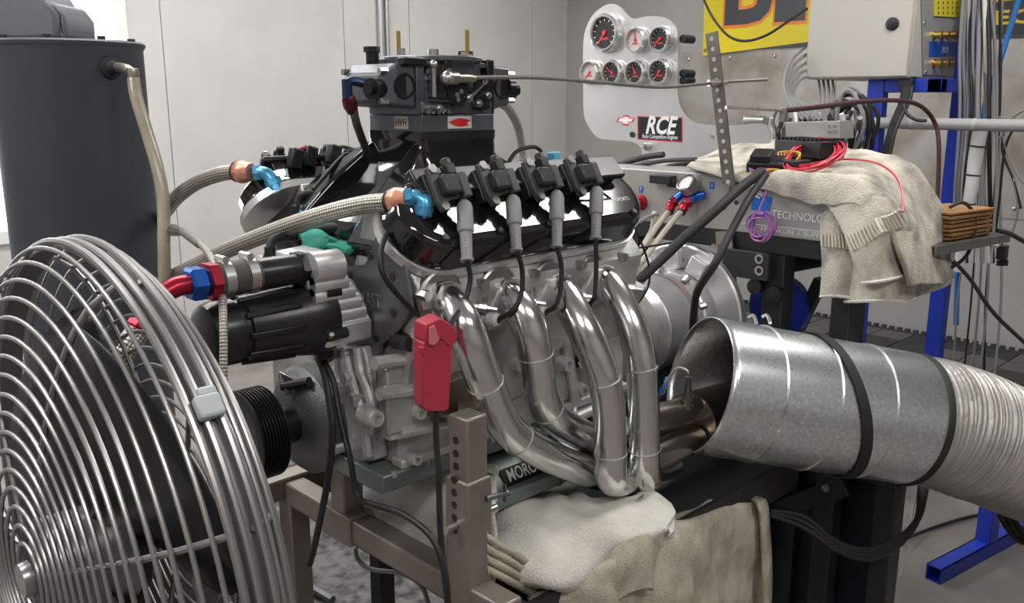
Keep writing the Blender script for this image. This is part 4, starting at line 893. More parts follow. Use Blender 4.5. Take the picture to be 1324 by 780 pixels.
# lower black base
yb0, yb1 = P(1152,700,X=1.16).y, .2
base = MB().bb((1.16,yb0,.0),(1.20,yb0+.05,.56)).bb((1.16,P(1012,700,X=1.16).y-.03,.0),(1.20,P(1012,700,X=1.16).y+.03,.56)).bb((1.155,yb0,.54),(1.205,yb1,.60)).bb((1.16,yb0,.02),(1.20,yb1,.08)).bb((1.24,yb0+.02,0),(1.28,yb0+.06,.6)).bb((1.16,yb0,.55),(1.28,yb0+.05,.6)).bb((1.16,yb0,.02),(1.28,yb0+.05,.07))
base.build('base_frame', M_DK, con, bevel=.003)
MB().bb((1.19,yb0+.04,.03),(1.198,yb1,.56)).build('base_panel', mat('blue_black_panel', (.006,.006,.012), .4), con)
MB().bar(P(1000,662,X=1.14), P(1095,628,X=1.13), .02, .05).build('duct_brace', M_DK, con, bevel=.002)
MB().lathe(P(1068,631,X=1.12), (-1,0,0), [(0,.010),(.005,.010),(.005,0)], 10).build('brace_bolt', BOLT, con)
# blue drum seen behind the post, and tube stubs
MB().lathe(P(1012,395,X=1.3), (-1,0,0), [(0,0),(0,.085),(.03,.085),(.03,0)], 32).build('blue_wheel', BLUEP, con)
MB().cyl(P(1012,340,X=1.25),P(1062,330,X=1.25),.03,n=18).build('cross_tube', BLACK, con)
MB().bar(P(1020,450,X=1.30),P(1062,362,X=1.30),.03,.03).build('diagonal_strut', M_DK, con)
# ================================================================== hoses and looms at the console
def lp(pts, **k): return [P(a,b,d=c) for a,b,c in pts]
BEI = braid_mat('beige_braid', (.62,.58,.48), (.34,.31,.26), nu=12, nv=700, metal=.2, rough=.5)
for i, (pts, lab) in enumerate(((((866,272,2.33),(850,292,2.28),(828,325,2.2),(805,362,2.1),(792,382,2.08)), 'beige braided line with red end, higher of the pair at the console'), (((882,272,2.31),(862,296,2.25),(838,328,2.18),(815,358,2.1),(800,380,2.08)), 'beige braided line with red end, lower of the pair at the console'), (((846,276,2.36),(842,300,2.3),(820,335,2.24),(795,372,2.16)), 'bare beige braided line beside the red-ended pair'))):
    t_ = thing('braided_line', lab, 'hose', P(pts[2][0],pts[2][1],d=pts[2][2]))
    MB().tube(spline(lp(pts),8), .0075, 12).build('line', BEI, t_)
    if i < 2:
        a = P(*pts[0][:2], d=pts[0][2]); b = P(pts[0][0]+ (5 if i else 2), pts[0][1]-9, d=pts[0][2]+.01)
        an_end(t_, a-(b-a)*.3, b-a, RED, None, .009, .034)
        q_ = cpx(912 if i else 893, 252 if i else 247)
        MB().tube(spline([b, b.lerp(q_,.5)+Z3*.006, q_-X3*.004],5), [.012,.011,.012], 12).build('fitting_elbow', BLUE, t_)
        MB().lathe(b, q_-b, [(0,0),(0,.015),(.014,.015),(.014,0)], 6).build('fitting_nut', RED, t_)
t_ = thing('grey_sense_line', 'thin grey line looping from the console to the engine', 'hose', P(800,300,d=2.2))
MB().tube(spline(lp(((850,278,2.36),(835,282,2.3),(812,300,2.2),(797,340,2.1),(790,370,2.05))),8), .005, 10).build('line', GREYW, t_)
# two black wiring looms from the module on the console to the engine
lm = thing('wiring_loom', 'black sheathed wiring loom running from the module to behind the header', 'wiring loom', P(880,310,d=2.0))
MB().tube(spline(lp(((985,222,2.12),(955,245,2.05),(930,268,2.0),(880,312,1.95),(845,345,1.92),(820,366,1.9),(795,374,1.9))),8), .0115, 12).build('loom', RUB, lm)
MB().cyl(P(800,374,d=1.9),P(832,370,d=1.9),.012,n=12).build('loom_plug', BLACK, lm)
lm = thing('wiring_loom', 'black sheathed wiring loom hanging down past the absorber', 'wiring loom', P(920,350,d=1.9))
MB().tube(spline(lp(((990,226,2.12),(968,258,2.04),(945,300,1.98),(925,340,1.93),(904,372,1.98),(898,395,2.05),(895,440,2.14),(893,490,2.2))),8), .009, 12).build('loom', RUB, lm)
# thin black wires crossing behind the engine
for lab, pts in (('thin black wire looping from the rear coil down past the bell housing', ((758,236,1.62),(790,258,1.68),(818,290,1.8),(838,340,1.9),(838,370,1.95),(822,396,1.98),(812,402,2.0))), ('thin black wire crossing from the valve cover to the spring', ((790,322,1.75),(830,320,1.95),(880,312,2.1)))):
    MB().tube(spline(lp(pts),8), .0024, 6).build('thin_wire', BLKW, label=lab, cat='wire')
# throttle strap lever
lev = thing('throttle_strap', 'upright steel strap drilled with holes holding the throttle rods', 'lever', cpx(945,240))
t0_, t1_ = P(943,243,X=CX-.03), P(920,42,X=CX-.03)
MB().bar(t0_, t1_, .034, .005, up=X3).build('strap', mat('dark_strap_steel', (.20,.18,.165), .45, .8, var=.25, vscale=20), lev, bevel=.0005)
for k in range(15):
    c_ = t0_.lerp(t1_, .04+.92*k/14); MB().lathe(c_-X3*.0025, (-1,0,0), [(0,.0055),(.0008,.0055),(.0008,0)], 10).build('strap_hole', mat('light_hole', (.45,.44,.42), .5), lev)
MB().cyl(t0_-X3*.02, t0_+X3*.03, .012, n=12).build('pivot_bolt', STEEL, lev)
rod = thing('throttle_rod', 'long thin steel throttle rod from the carburetor to the drilled strap', 'rod', P(780,105,Y=-.18))
r0 = V((.183,-.18,b0+.064)); r1 = P(925,107,X=CX-.04); r2 = P(992,103,X=CX+.1)
MB().tube(spline([r0, r0.lerp(r1,.25)+Z3*.004, r0.lerp(r1,.5)-Z3*.004, r0.lerp(r1,.75)-Z3*.012, r1, r2],8), .0042, 10).build('rod', mat('grey_rod', (.27,.25,.235), .4, .7), rod)
MB().lathe(r0-X3*.012, r1-r0, [(0,0),(0,.008),(.004,.0115),(.03,.0115),(.034,.008),(.06,.0085),(.075,.006),(.075,0)], 16).build('rod_end', mat('gold_zinc_rod_end', (.45,.41,.30), .3, .9), rod)
MB().ball(r0-X3*.006+V((0,-.002,0)), .013, 14).build('ball_joint', BOLT, rod)
MB().cyl(r1-(r2-r1).normalized()*.02, r1+(r2-r1).normalized()*.03, .009, n=8).build('rod_clevis', STEEL, rod)
rod = thing('throttle_cable', 'dark red push-pull cable leading from the strap under the control box', 'cable', P(1090,140,X=1.3))
k0 = P(940,139,X=CX-.04); k1 = P(1012,143,X=1.2)
MB().tube([k0,k1], .0035, 8).build('cable_rod', STEEL, rod)
MB().cyl(k0-V((.005,0,0)),k0+(k1-k0).normalized()*.03,.005,n=8).build('cable_clevis', STEEL, rod)
MB().cyl(k0.lerp(k1,.5),k0.lerp(k1,.6),.005,n=8).build('cable_nut', STEEL, rod)
MB().box(P(1012,148,X=1.2), (.01,.02,.035)).build('cable_bracket', STEEL, rod, bevel=.002)
MB().tube(spline([k1,P(1060,138,X=1.35),P(1110,132,X=1.6),P(1160,130,X=1.9),P(1190,137,X=2.1),P(1208,158,X=2.2),P(1214,190,X=2.2),P(1212,260,X=2.2)],8), .007, 10).build('cable_sheath', mat('maroon_sheath', (.07,.025,.03), .45), rod)
# ================================================================== gauge panel
GX = 1.36
M_GP = mat('brushed_panel_aluminium', (.80,.80,.81), .3, .85, var=.08, vscale=4)
gp = thing('gauge_panel', 'shaped aluminium gauge panel with seven round gauges', 'gauge panel', P(815,195,X=GX))
def G(a, b, off=0): p = P(a, b, X=GX); p.x -= off; return p
ol = [(754,60),(757,38),(766,20),(780,8),(792,5),(803,10),(812,20),(820,24),(838,21),(856,22),(868,28),(876,42),(877,80),(876,115),(880,140),(892,155),(912,161),(950,162),(991,162),(992,200),(960,206),(900,208),(838,207),(828,190),(815,183),(790,181),(773,178),(762,165),(755,148),(754,110)]
A = spline([G(*p) for p in ol], 4, closed=True)
MB().loft([A, [p+X3*.005 for p in A]]).build('panel_plate', M_GP, gp, smooth=20)
BZ = mat('satin_bezel', (.66,.66,.65), .3, .9); FD = mat('gauge_face_dark', (.02,.022,.022), .4); FL = mat('gauge_face_silver', (.55,.52,.52), .4)
ND = mat('needle_red', (.75,.03,.05), .4); TK = mat('gauge_tick_white', (.8,.8,.78), .5)
for i, (a, b, r, fm, ang) in enumerate(((786,43,.062,FD,235),(826,52,.040,FL,95),(858,51,.040,FD,215),(767,94,.040,FL,225),(796,94,.040,FD,150),(826,94,.040,FD,120),(857,93,.040,FD,230))):
    c_ = G(a, b); r *= .92
    g = MB().lathe(c_+X3*.03, (-1,0,0), [(0,0),(0,r*.9),(.03,r*.9),(.03,r),(.034,r*1.05),(.052,r*1.03),(.058,r*.93),(.058,r*.86),(.054,r*.82),(.046,r*.80),(.046,0)], 40).build('gauge', BZ, gp)
    MB().cyl(c_-X3*.0165, c_-X3*.0175, r*.80, n=36).build('gauge_face', fm, g)
    tk = MB()
    for k in range(11):
        t_ = math.radians(225-27*k); dr = V((0,-math.cos(t_),math.sin(t_))); tk.bar(c_-X3*.018+dr*(r*.62), c_-X3*.018+dr*(r*.76), r*.05, .0006, up=X3)
    o = tk.build('dial_marks', TK if fm is FD else mat('gauge_marks_red', (.5,.05,.06), .5), g, smooth=0)
    t_ = math.radians(ang); dr = V((0,-math.cos(t_),math.sin(t_)))
    MB().bar(c_-X3*.019-dr*(r*.2), c_-X3*.019+dr*(r*.68), r*.09, .001, up=X3).cyl(c_-X3*.0175,c_-X3*.021,r*.12,n=14).build('needle', ND, g)
    MB().bar(c_-X3*.018+V((0,r*.3,-r*.3)), c_-X3*.018+V((0,-r*.3,-r*.3)), r*.12, .0006, up=X3).build('dial_legend', mat('gauge_marks_red', (.5,.05,.06), .5), g)
for a, b in ((880,50),(880,95),(880,104)): MB().cyl(G(a,b,-.01), G(a,b,-.06), .012, n=12).build('gauge_stud', BLACK, gp)
# decals
def dpoly(pts, m, nm, off): A = [G(a,b,off) for a,b in pts]; return MB().loft([A, [p+X3*.0006 for p in A]]).build(nm, m, gp, smooth=0)
bow = [(797,158),(800,152),(805,152),(806,149),(813,149),(814,152),(821,153),(819,158),(813,159),(813,163),(805,162),(804,158)]
dpoly(bow, mat('decal_red', (.6,.03,.06), .45), 'bowtie_emblem', .0008)
cbx = sum(p[0] for p in bow)/12; cby = sum(p[1] for p in bow)/12
dpoly([(cbx+(a-cbx)*.80, cby+(b-cby)*.68) for a,b in bow], mat('decal_white', (.85,.82,.83), .45), 'bowtie_centre', .0012)
dpoly([(824.4,150),(882.5,152),(882.5,184.5),(824.4,180.5)], mat('decal_red', (.6,.03,.06), .45), 'decal_border', .0008)
dpoly([(825.6,151.3),(881.5,153),(881.5,182.8),(825.6,179.2)], mat('decal_black', (.012,.014,.018), .35), 'decal_field', .0012)
text('decal_lettering', 'RCE', WHITE, G(853.5,163.2,.0016), -Y3, Z3, .072, gp, shear=.28, bold=.03, width=.118, depth=.0004)
text('decal_lettering', 'Rolo Competition Engines', WHITE, G(853.5,177.0,.0016), -Y3, Z3, .017, gp, width=.13, depth=.0004, bold=.012)
MB().lathe(G(818,174), (-1,0,0), [(0,.009),(.004,.009),(.004,0)], 12).build('panel_screw', BLACK, gp)
MB().lathe(G(921,176), (-1,0,0), [(0,.006),(.004,.006),(.004,0)], 12).build('panel_screw', BOLT, gp)
MB().lathe(G(838,190), (-1,0,.2), [(0,.012),(.012,.012),(.016,.006),(.03,.006),(.03,0)], 12).build('panel_thumb_screw', STEEL, gp)
for a in (840, 905, 960): MB().bb(tuple(G(a,212)+V((.005,-.012,-.09))), tuple(G(a,195)+V((.012,.012,0)))).build('panel_bracket', STEEL, gp)
# black cables lying along the back of the console below the panel
for i, pts in enumerate((((772,218),(810,216),(860,208),(900,206)), ((800,213),(830,204),(858,200)), ((775,222),(840,218),(890,210),(930,204)), ((806,214),(850,217),(880,214),(905,208)))):
    MB().tube(spline([P(a,b,X=1.22+.02*i) for a,b in pts],8), (.006,.009,.005,.005)[i], 8).build('console_cable', BLKW, label=('black cable lying along the console top under the gauges', 'short thick black cable end on the console below the gauges', 'thin black cable reaching from the console edge to the towel', 'black cable bent in a flat loop on the console')[i], cat='cable')
# ================================================================== exhaust extraction duct
dct = thing('exhaust_duct', 'galvanised round duct taking the exhaust from the header collector', 'duct', P(1060,600,d=1.95))
A = P(902,497,d=1.87); B = P(1174,541,d=1.97); dx_ = (B-A).normalized(); DL = (B-A).length; DR = .144
a_, b_, _ = frame(dx_)
nseg = 72; rings = []
# mouth is cut on a slant: the camera side starts later
rows = []
for i in range(31):
    t = i/30; row = []
    for q in range(nseg):
        an = q*2*math.pi/nseg; dr = a_*math.cos(an)+b_*math.sin(an)
        side = dr.dot(-FWD); upn = dr.dot(UPV)
        s0 = .008*upn+.006*side
        row.append(A+dx_*(s0+(DL-s0)*t)+dr*DR)
    rows.append(row)
MB().loft(rows, caps=False).build('duct_pipe', GALV, dct, solid=.0025, smooth=60)
for s in (.128,.25,.375):
    MB().tube([A+dx_*(s-.004), A+dx_*s, A+dx_*(s+.004)], [DR,DR+.0045,DR], 72, caps=False).build('duct_bead', GALV, dct, smooth=60)
MB().tube([A+dx_*(DL-.012), A+dx_*(DL-.006), A+dx_*(DL+.004), A+dx_*(DL+.008)], [DR+.001,DR+.004,DR+.004,DR-.004], 72, caps=False).build('duct_collar', RUB, dct)
# black strap, tilted on the pipe
pts = []
for q in range(73):
    an = q*2*math.pi/72; dr = a_*math.cos(an)+b_*math.sin(an)
    pts.append(A+dx_*(.30-.055*dr.dot(UPV))+dr*(DR+.004))
sb = MB(); rws = []
for off, rr in ((-.011,0),(-.011,.004),(.011,.004),(.011,0)):
    rws.append([p+dx_*off+((p-(A+dx_*((p-A).dot(dx_)))).normalized())*rr for p in pts])
sb.grid(rws).build('duct_strap', RUB, dct, smooth=30)
st_ = A+dx_*.34-UPV*(DR+.006)
MB().bar(st_+FWD*.02, st_-UPV*.03+FWD*.06-dx_*.02, .03, .006).build('strap_tail', RUB, dct)
for a in (978,996): MB().tube(spline([P(a,418,d=1.93),P(a-4,408,d=1.95),P(a-10,410,d=1.96)],5), .004, 8).build('lifting_wire', BOLT, dct)
# corrugated flexible duct
fx_ = thing('flexible_duct', 'corrugated aluminium flexible duct continuing from the galvanised pipe', 'duct', P(1300,640,d=2.05))
cp_ = spline([B-dx_*.01, B+dx_*.07, P(1300,580,d=2.04), P(1420,632,d=2.08), P(1580,720,d=2.12), P(1800,860,d=2.2), P(1900,1000,d=2.3)], 40)
# resample
D_ = [0]
for p, q in zip(cp_, cp_[1:]): D_.append(D_[-1]+(q-p).length)
LT = D_[-1]; NS = 620; pts = []; rr = []; j = 0
for i in range(NS):
    s = LT*i/(NS-1)
    while j < len(D_)-2 and D_[j+1] < s: j += 1
    t = (s-D_[j])/max(1e-9, D_[j+1]-D_[j]); pts.append(cp_[j].lerp(cp_[j+1], t))
    w_ = min(1, s/.12); rr.append(.136+.008*w_+.0022*math.sin(s/.0085*2*math.pi)+.0016*noise.noise(V((s*14,2.2,5))))
M_FLEX = mat('flex_duct_aluminium', (.43,.41,.39), .45, .6, var=.2, vscale=10, bump=.5, bscale=90)
MB().tube(pts, rr, 72, caps=False).build('flex_body', M_FLEX, fx_, smooth=80)
# ================================================================== blue equipment frame, control box and cables
BXX = 2.40
bfz = P(1100,102,X=BXX).z
by1, by0 = P(1040,100,X=BXX).y, P(1173,100,X=BXX).y
bxr = P(1246,60,Y=by0).x
bf = thing('equipment_rack', 'blue square-tube equipment rack standing behind the towel', 'rack', (2.6, -.05, 0))
p1 = P(1119,300,X=2.47); p2 = P(1231,240,X=2.74)
MB().bb((2.445,p1.y-.03,0),(2.495,p1.y+.03,bfz-.002)).build('post', BLUEP, bf, bevel=.003)
MB().bb((2.715,p2.y-.03,0),(2.765,p2.y+.03,2.4)).build('post', BLUEP, bf, bevel=.003)
MB().bb((2.45,p2.y-.03,bfz-.05),(2.5,p1.y+.03,bfz-.002)).build('cross_bar', BLUEP, bf, bevel=.003)
MB().bb((2.45,p2.y-.03,bfz-.05),(2.77,p2.y+.02,bfz-.002)).build('cross_bar', BLUEP, bf, bevel=.003)
MB().bb((2.2,p2.y-.03,0),(3.2,p2.y+.02,.05)).build('foot', BLUEP, bf, bevel=.003)
MB().bb((2.2,p1.y-.025,0),(3.2,p1.y+.025,.05)).build('foot', BLUEP, bf, bevel=.003)
M_BOX = mat('beige_grey_enclosure', (.50,.48,.44), .45, bump=.05, bscale=300)
cbx_ = thing('control_box', 'beige grey electrical control box with a black latch', 'control box', (2.55,(by0+by1)/2,bfz))
MB().bb((BXX+.018,by0,bfz),(bxr-.02,by1,bfz+.62)).build('box_body', M_BOX, cbx_, bevel=.006)
dr_ = MB().bb((BXX,by0+.002,bfz+.004),(BXX+.015,by1-.002,bfz+.616)).build('box_door', M_BOX, cbx_, bevel=.006)
MB().lathe(P(1154,31,X=BXX), (-1,0,0), [(0,.023),(.006,.023),(.009,.018),(.009,.008),(.012,.006),(.012,0)], 24).build('door_latch', BLACK, dr_)
# connector plate on the side of the box
def S(a, b, off=0): p = P(a, b, Y=by0); p.y -= off; return p
cp = thing('connector_plate', 'grey connector plate with brass sockets and a blue label on the control box side', 'connector plate', S(1220,98))
A = [S(a,b,.002) for a,b in ((1189,-60),(1246,-60),(1241,98),(1192,97))]
pl_ = MB().loft([A, [p-Y3*.006 for p in A]]).build('plate', mat('plate_grey', (.42,.41,.39), .4, .4), cp, bevel=.001)
for row in (46, 82):
    for k in range(4):
        c_ = S(1204+k*9.5, row-(.2*k), .008)
        MB().lathe(c_, (0,-1,0), [(0,.016),(.006,.016),(.006,.011),(.03,.011),(.03,.007),(.034,0)], 16).build('brass_socket', BRASS, pl_)
A = [S(a,b,.009) for a,b in ((1198.5,54),(1238,54),(1237,73),(1198,73))]
lb_ = MB().loft([A, [p-Y3*.001 for p in A]]).build('blue_label', mat('label_royal_blue', (.015,.08,.42), .4), pl_, smooth=0)
text('label_script', 'Sensor', WHITE, S(1218,63.5,.0105), X3, Z3, .05, pl_, shear=.25, depth=.0005, width=.07)
A = [S(a,b,.009) for a,b in ((1203,-20),(1245,-20),(1244,23),(1204,21))]
yt = MB().loft([A, [p-Y3*.003 for p in A]]).build('yellow_tag', mat('yellow_tag', (.72,.60,.02), .45), cp, smooth=0)
hl = MB()
for i in range(6):
    for j in range(4):
        c_ = S(1209+i*6, 17-j*6.5, .0118); hl.cyl(c_, c_-Y3*.0008, .006, n=8)
o = hl.build('tag_holes', mat('tag_hole_dark', (.12,.10,.01), .6), yt)
for a, b in ((1192,30),(1241,31),(1194,93),(1239,95)): MB().cyl(S(a,b,.006), S(a,b,.012), .006, n=8).build('plate_screw', BOLT, pl_)
# grey horizontal pipe along the frame
z_ = P(1120,158,X=2.5).z
gpip = thing('grey_pipe', 'grey plastic pipe running level across the blue rack', 'pipe', (2.41, -.2, z_-.02))
ya, yb = P(1118,158,X=2.42).y, P(1400,166,X=2.42).y
MB().cyl((2.42,ya,z_),(2.42,yb,z_),.0205,n=18).build('pipe', mat('grey_pvc', (.33,.33,.33), .45), gpip)
for y in (ya-.02, ya-.17, ya-.38): MB().lathe((2.42,y,z_), (0,-1,0), [(0,.022),(.012,.022)], 18).build('pipe_clip', mat('grey_pvc_clip', (.4,.4,.4), .45), gpip)
sp2 = thing('silver_pipe', 'short silver pipe end with a dark mouth beside the gauge panel', 'pipe', P(985,155,X=1.9))
MB().lathe(P(964,155,X=1.75), P(1000,157,X=1.75)-P(964,155,X=1.75), [(0,.010),(0,.014),(.004,.015),(.07,.015),(.07,0)], 18).build('pipe', BOLT, sp2)
MB().lathe(P(964,155,X=1.75), P(1000,157,X=1.75)-P(964,155,X=1.75), [(.002,.012),(.002,0)], 18).build('pipe_bore', BLACK, sp2)
# grey cable tray behind the controller
tr_ = thing('cable_tray', 'small grey sheet-metal cable tray behind the black controller', 'cable tray', P(1050,178,X=1.9))
A = [P(a,b,X=1.9) for a,b in ((1015,158),(1085,156),(1086,180),(1016,182))]
MB().loft([A, [p+X3*.1 for p in A]]).build('tray_face', M_CON, tr_, bevel=.002)
for a, b in ((1072,163),(1079,163),(1072,170),(1079,170)): MB().cyl(P(a,b,X=1.9), P(a,b,X=1.895), .005, n=8).build('tray_rivet', BOLT, tr_)
MB().bb((1.52,P(1050,170,X=1.9).y-.02,P(1050,178,X=1.9).z-.05),(1.95,P(1050,170,X=1.9).y+.02,P(1050,178,X=1.9).z)).build('tray_arm', M_CON, tr_)
# bundles of hanging cables
random.seed(3)
def bundle(label, grp, starts, mid, ends, X_, cols, rr, sag=0):
    for i, (a, m_, b) in enumerate(zip(starts, mid, ends)):
        pts = [P(a[0],a[1],X=X_+.02*(i%4)), P(m_[0],m_[1],X=X_+.03*(i%3)), P(b[0],b[1],X=X_+.02*(i%5))]
        pts.insert(1, pts[0].lerp(pts[1],.5)+V((0,random.uniform(-.015,.015),0))); pts.insert(3, pts[2].lerp(pts[3],.5)+V((0,random.uniform(-.02,.02),0)))
        cm = cols[i % len(cols)]; cn_ = {'grey_cable':'dark grey','white_cable':'white','black_wire':'black','mid_grey_cable':'light grey'}[cm.name]
        MB().tube(spline(pts,7), random.choice(rr), 8).build('hanging_cable', cm, label=cn_+' '+label, cat='cable', group=cn_+' '+grp)
bundle('cable in the bundle hanging past the connector plate', 'cables hanging past the connector plate',
       [(1247+i*3.2,-20) for i in range(11)], [(1243+i*4.2+random.uniform(-4,4),150) for i in range(11)], [(1232+i*5.5+random.uniform(-6,6),340) for i in range(11)], 2.56, [GREYW,GREYW,WHTW,BLKW,GREYW,mat('mid_grey_cable',(.35,.35,.35),.5)], [.005,.006,.008])
bundle('long cable dropping to the floor behind the blue rack', 'cables dropping behind the blue rack',
       [(1268+i*6,-30) for i in range(6)], [(1258+i*7,250) for i in range(6)], [(1232+i*10,520) for i in range(6)], 2.84, [GREYW,BLKW,GREYW], [.004,.005])
bundle('cable in the dark coil bundle behind the gauge panel', 'cables bundled behind the controller',
       [(992+i*6,150+random.uniform(-8,4)) for i in range(21)], [(988+i*6.3+random.uniform(-4,4),172) for i in range(21)], [(990+i*6+random.uniform(-6,6),215) for i in range(21)], 2.02, [GREYW,WHTW,GREYW,BLKW,GREYW], [.006,.008,.009])
for i in range(10):
    c_ = P(1100+random.uniform(-8,10),165+random.uniform(-6,10),X=2.05+.02*i); w_ = .06+.014*(i%4)
    pts = [c_+V((.0,math.cos(t_)*w_*.8,math.sin(t_)*.11+(.02*math.sin(2*t_+i)))) for t_ in [2*math.pi*k/14 for k in range(14)]]
    MB().tube(spline(pts,4,closed=True), .007, 8, closed=True).build('coiled_cable', BLKW if i % 3 else GREYW, label=('black' if i % 3 else 'grey')+' coiled cable hanging beside the blue post', cat='cable', group=('black' if i % 3 else 'grey')+' coiled cables beside the blue post')
for i in range(5):
    pts = [P(1040+i*2,62+i*9,X=2.44), P(1022+i*3,80+i*6,X=2.3), P(1014+i*3,108+i*4,X=2.2), P(1022+i*5,136,X=2.1), P(1040+i*7,156,X=2.05)]
    MB().tube(spline(pts,8), .006, 8).build('looped_cable', GREYW, label='grey cable looping out from the left of the control box', cat='cable', group='grey cables looping from the control box')
for i in range(4):
    pts = [P(1058+i*6,100,X=2.5), P(1060+i*6,125,X=2.4), P(1056+i*6,160,X=2.1)]
    MB().tube(spline(pts,8), .005, 8).build('box_cable', GREYW, label='straight grey cable dropping from under the control box', cat='cable', group='cables dropping from the control box')
for i in range(4):
    pts = [P(1170+i*3,104,X=2.45), P(1166+i*3,130,X=2.4), P(1152+i*2,165,X=2.32), P(1142+i*2,205,X=2.28), P(1136,240,X=2.26)]
    MB().tube(spline(pts,8), .009, 8).build('black_power_cable', BLKW, label='thick black power cable hanging from the control box gland', cat='cable', group='black power cables from the control box')
MB().box(P(1174,108,X=2.45), (.05,.05,.05)).build('cable_gland', BLACK, bevel=.006, label='black cable gland block under the control box', cat='gland')
MB().tube(spline([P(1168,128,X=2.38),P(1172,146,X=2.36),P(1185,155,X=2.36),P(1198,156,X=2.38)],8), .006, 8).build('black_power_cable', BLKW, label='black cable curling onto the grey pipe', cat='cable')
bh = thing('blue_air_hose', 'bright blue air hose slanting down behind the cables', 'hose', P(1290,100,X=2.95))
MB().tube(spline([P(1326,-30,X=2.95),P(1305,40,X=2.95),P(1286,100,X=2.93),P(1264,165,X=2.9),P(1248,215,X=2.88),P(1240,300,X=2.86),P(1236,420,X=2.86)],8), .011, 12).build('hose', mat('blue_air_hose', (.03,.20,.55), .4), bh)
for i, pts in enumerate((((1292,150),(1300,190),(1312,220),(1330,245)), ((1300,160),(1296,195),(1310,232),(1320,270)), ((1285,160),(1290,178),(1300,170),(1312,150),(1330,140)), ((1318,155),(1300,190),(1292,260),(1286,310)), ((1310,230),(1316,270),(1308,300),(1296,300)))):
    MB().tube(spline([P(a,b,X=2.60) for a,b in pts],8), .0045, 8).build('tangled_cable', BLKW if i % 2 else GREYW, label=('dark cable sweeping off past the grey pipe','grey cable drooping below the grey pipe','thin cable looped over the grey pipe','dark cable crossing to the brown folders','thin black lead curling by the brown folders')[i], cat='cable')
cb2 = thing('white_sleeved_bundle', 'white wrapped cable bundle tied beside the blue post', 'cable bundle', P(1262,230,X=2.5))
MB().tube(spline([P(1268,165,X=2.5),P(1262,200,X=2.5),P(1255,250,X=2.5),P(1246,300,X=2.52),P(1240,350,X=2.55)],8), [.026,.024,.02,.018], 12).build('sleeve', mat('white_sleeve', (.62,.62,.62), .5), cb2)
for b in (188, 225, 262): MB().lathe(P(1264-(b-188)*.17,b,X=2.5), P(1262,b+5,X=2.5)-P(1263,b,X=2.5), [(0,.027),(.006,.027)], 12).build('cable_tie', BLACK, cb2)
# shelf with brown folders
shf = thing('side_shelf', 'narrow dark shelf with a silver edge beside the towel', 'shelf', P(1260,312,X=1.7))
sz = 1.105
c0_, c1_ = P(1232,314,Z=sz), P(1300,302,Z=sz)
u_ = (c1_-c0_); u_.z = 0; ul = u_.length; u_.normalize(); v_ = V((-u_.y,u_.x,0))
R_ = Matrix((u_, v_, Z3)).transposed()
MB().box(c0_+u_*(ul*.5-.05)+v_*.07+Z3*-.006, (ul+.1,.16,.012), R_).build('shelf_board', mat('dark_shelf', (.05,.048,.045), .5), shf, bevel=.001)
MB().box(c0_+u_*(ul*.5-.05)-v_*.012+Z3*-.01, (ul+.1,.004,.022), R_).build('shelf_edge', STEEL, shf)
MB().bar(c0_+u_*-.05+v_*.07+Z3*-.02, V((1.38,-.49,1.14)), .03, .012).build('shelf_arm', STEEL, shf)
for k in range(7):
    f_ = MB().box(c0_+u_*(ul*.40+.003*math.sin(k*2.1))+v_*(.075+.003*math.cos(k*1.7))+Z3*(.006+.0105*k), (ul*.78,.13,.006+.002*(k%2)), R_ @ rotm('Z', 1.5*math.sin(k*1.9)))
    f_.build('brown_folder', mat('kraft_brown', (.30,.155,.06), .6, var=.2, vscale=20), label='brown board folder in the stack on the shelf' if k < 6 else 'topmost brown board folder of the stack on the shelf', cat='folder', group='brown folders on the shelf' , bevel=.001)
cn = thing('hanging_connector', 'small black multi-pin connector hanging under the shelf', 'connector', P(1297,340,d=2.42))
MB().box(P(1296,326,d=2.42), (.025,.025,.04)).build('connector_body', BLACK, cn, bevel=.003)
for k in range(3): MB().box(P(1291+k*5,340,d=2.42), (.008,.008,.016)).build('connector_pin', BLACK, cn)
MB().tube(spline([P(1296,318,d=2.42),P(1292,306,d=2.42),P(1284,303,d=2.40),P(1276,304,d=2.39)],5), .003, 8).build('connector_lead', BLKW, cn)
MB().box(P(1289,315,d=2.42), (.016,.016,.022), rotm('Y',30)).build('white_plug', WHITE, cn, bevel=.002)
for lab, pts, r in (('black cable falling diagonally from the shelf to the right', ((1233,338),(1255,362),(1285,405),(1330,448)), .005), ('dark cable looping around the folders and shelf', ((1228,268),(1245,262),(1258,275),(1260,300),(1250,330),(1225,348),(1200,346)), .0045), ('thick black lead passing behind the folders', ((1290,298),(1305,302),(1324,312),(1340,318)), .006)):
    MB().tube(spline([P(a,b,d=2.27) for a,b in pts],8), r, 8).build('shelf_cable', BLKW, label=lab, cat='cable')
# blue leg of a cart on the floor, lower right
lg_ = thing('blue_cart_leg', 'blue square-tube cart foot with a short upright on the floor', 'cart leg', (2.1,-.58,0))
f0 = P(1206,752,Z=.0); f1 = P(1324,688,Z=.0); d_ = (f1-f0).normalized()
nv_ = V((-d_.y,d_.x,0))
L_ = .95; s_ = .05; th_ = .004
for nm, off, w_, h_ in (('foot_top', Z3*(s_-th_/2), s_, th_), ('foot_bottom', Z3*(th_/2), s_, th_), ('foot_side', nv_*(s_/2-th_/2)+Z3*(s_/2), th_, s_), ('foot_side', nv_*(-s_/2+th_/2)+Z3*(s_/2), th_, s_)):
    MB().bar(f0+off, f0+off+d_*L_, w_, h_).build(nm, BLUEP, lg_)
u0 = P(1275,698,Z=.05)
MB().bar(V((u0.x,u0.y,.048)), V((u0.x,u0.y,.42)), .05, .05, up=nv_).build('upright', BLUEP, lg_, bevel=.003)
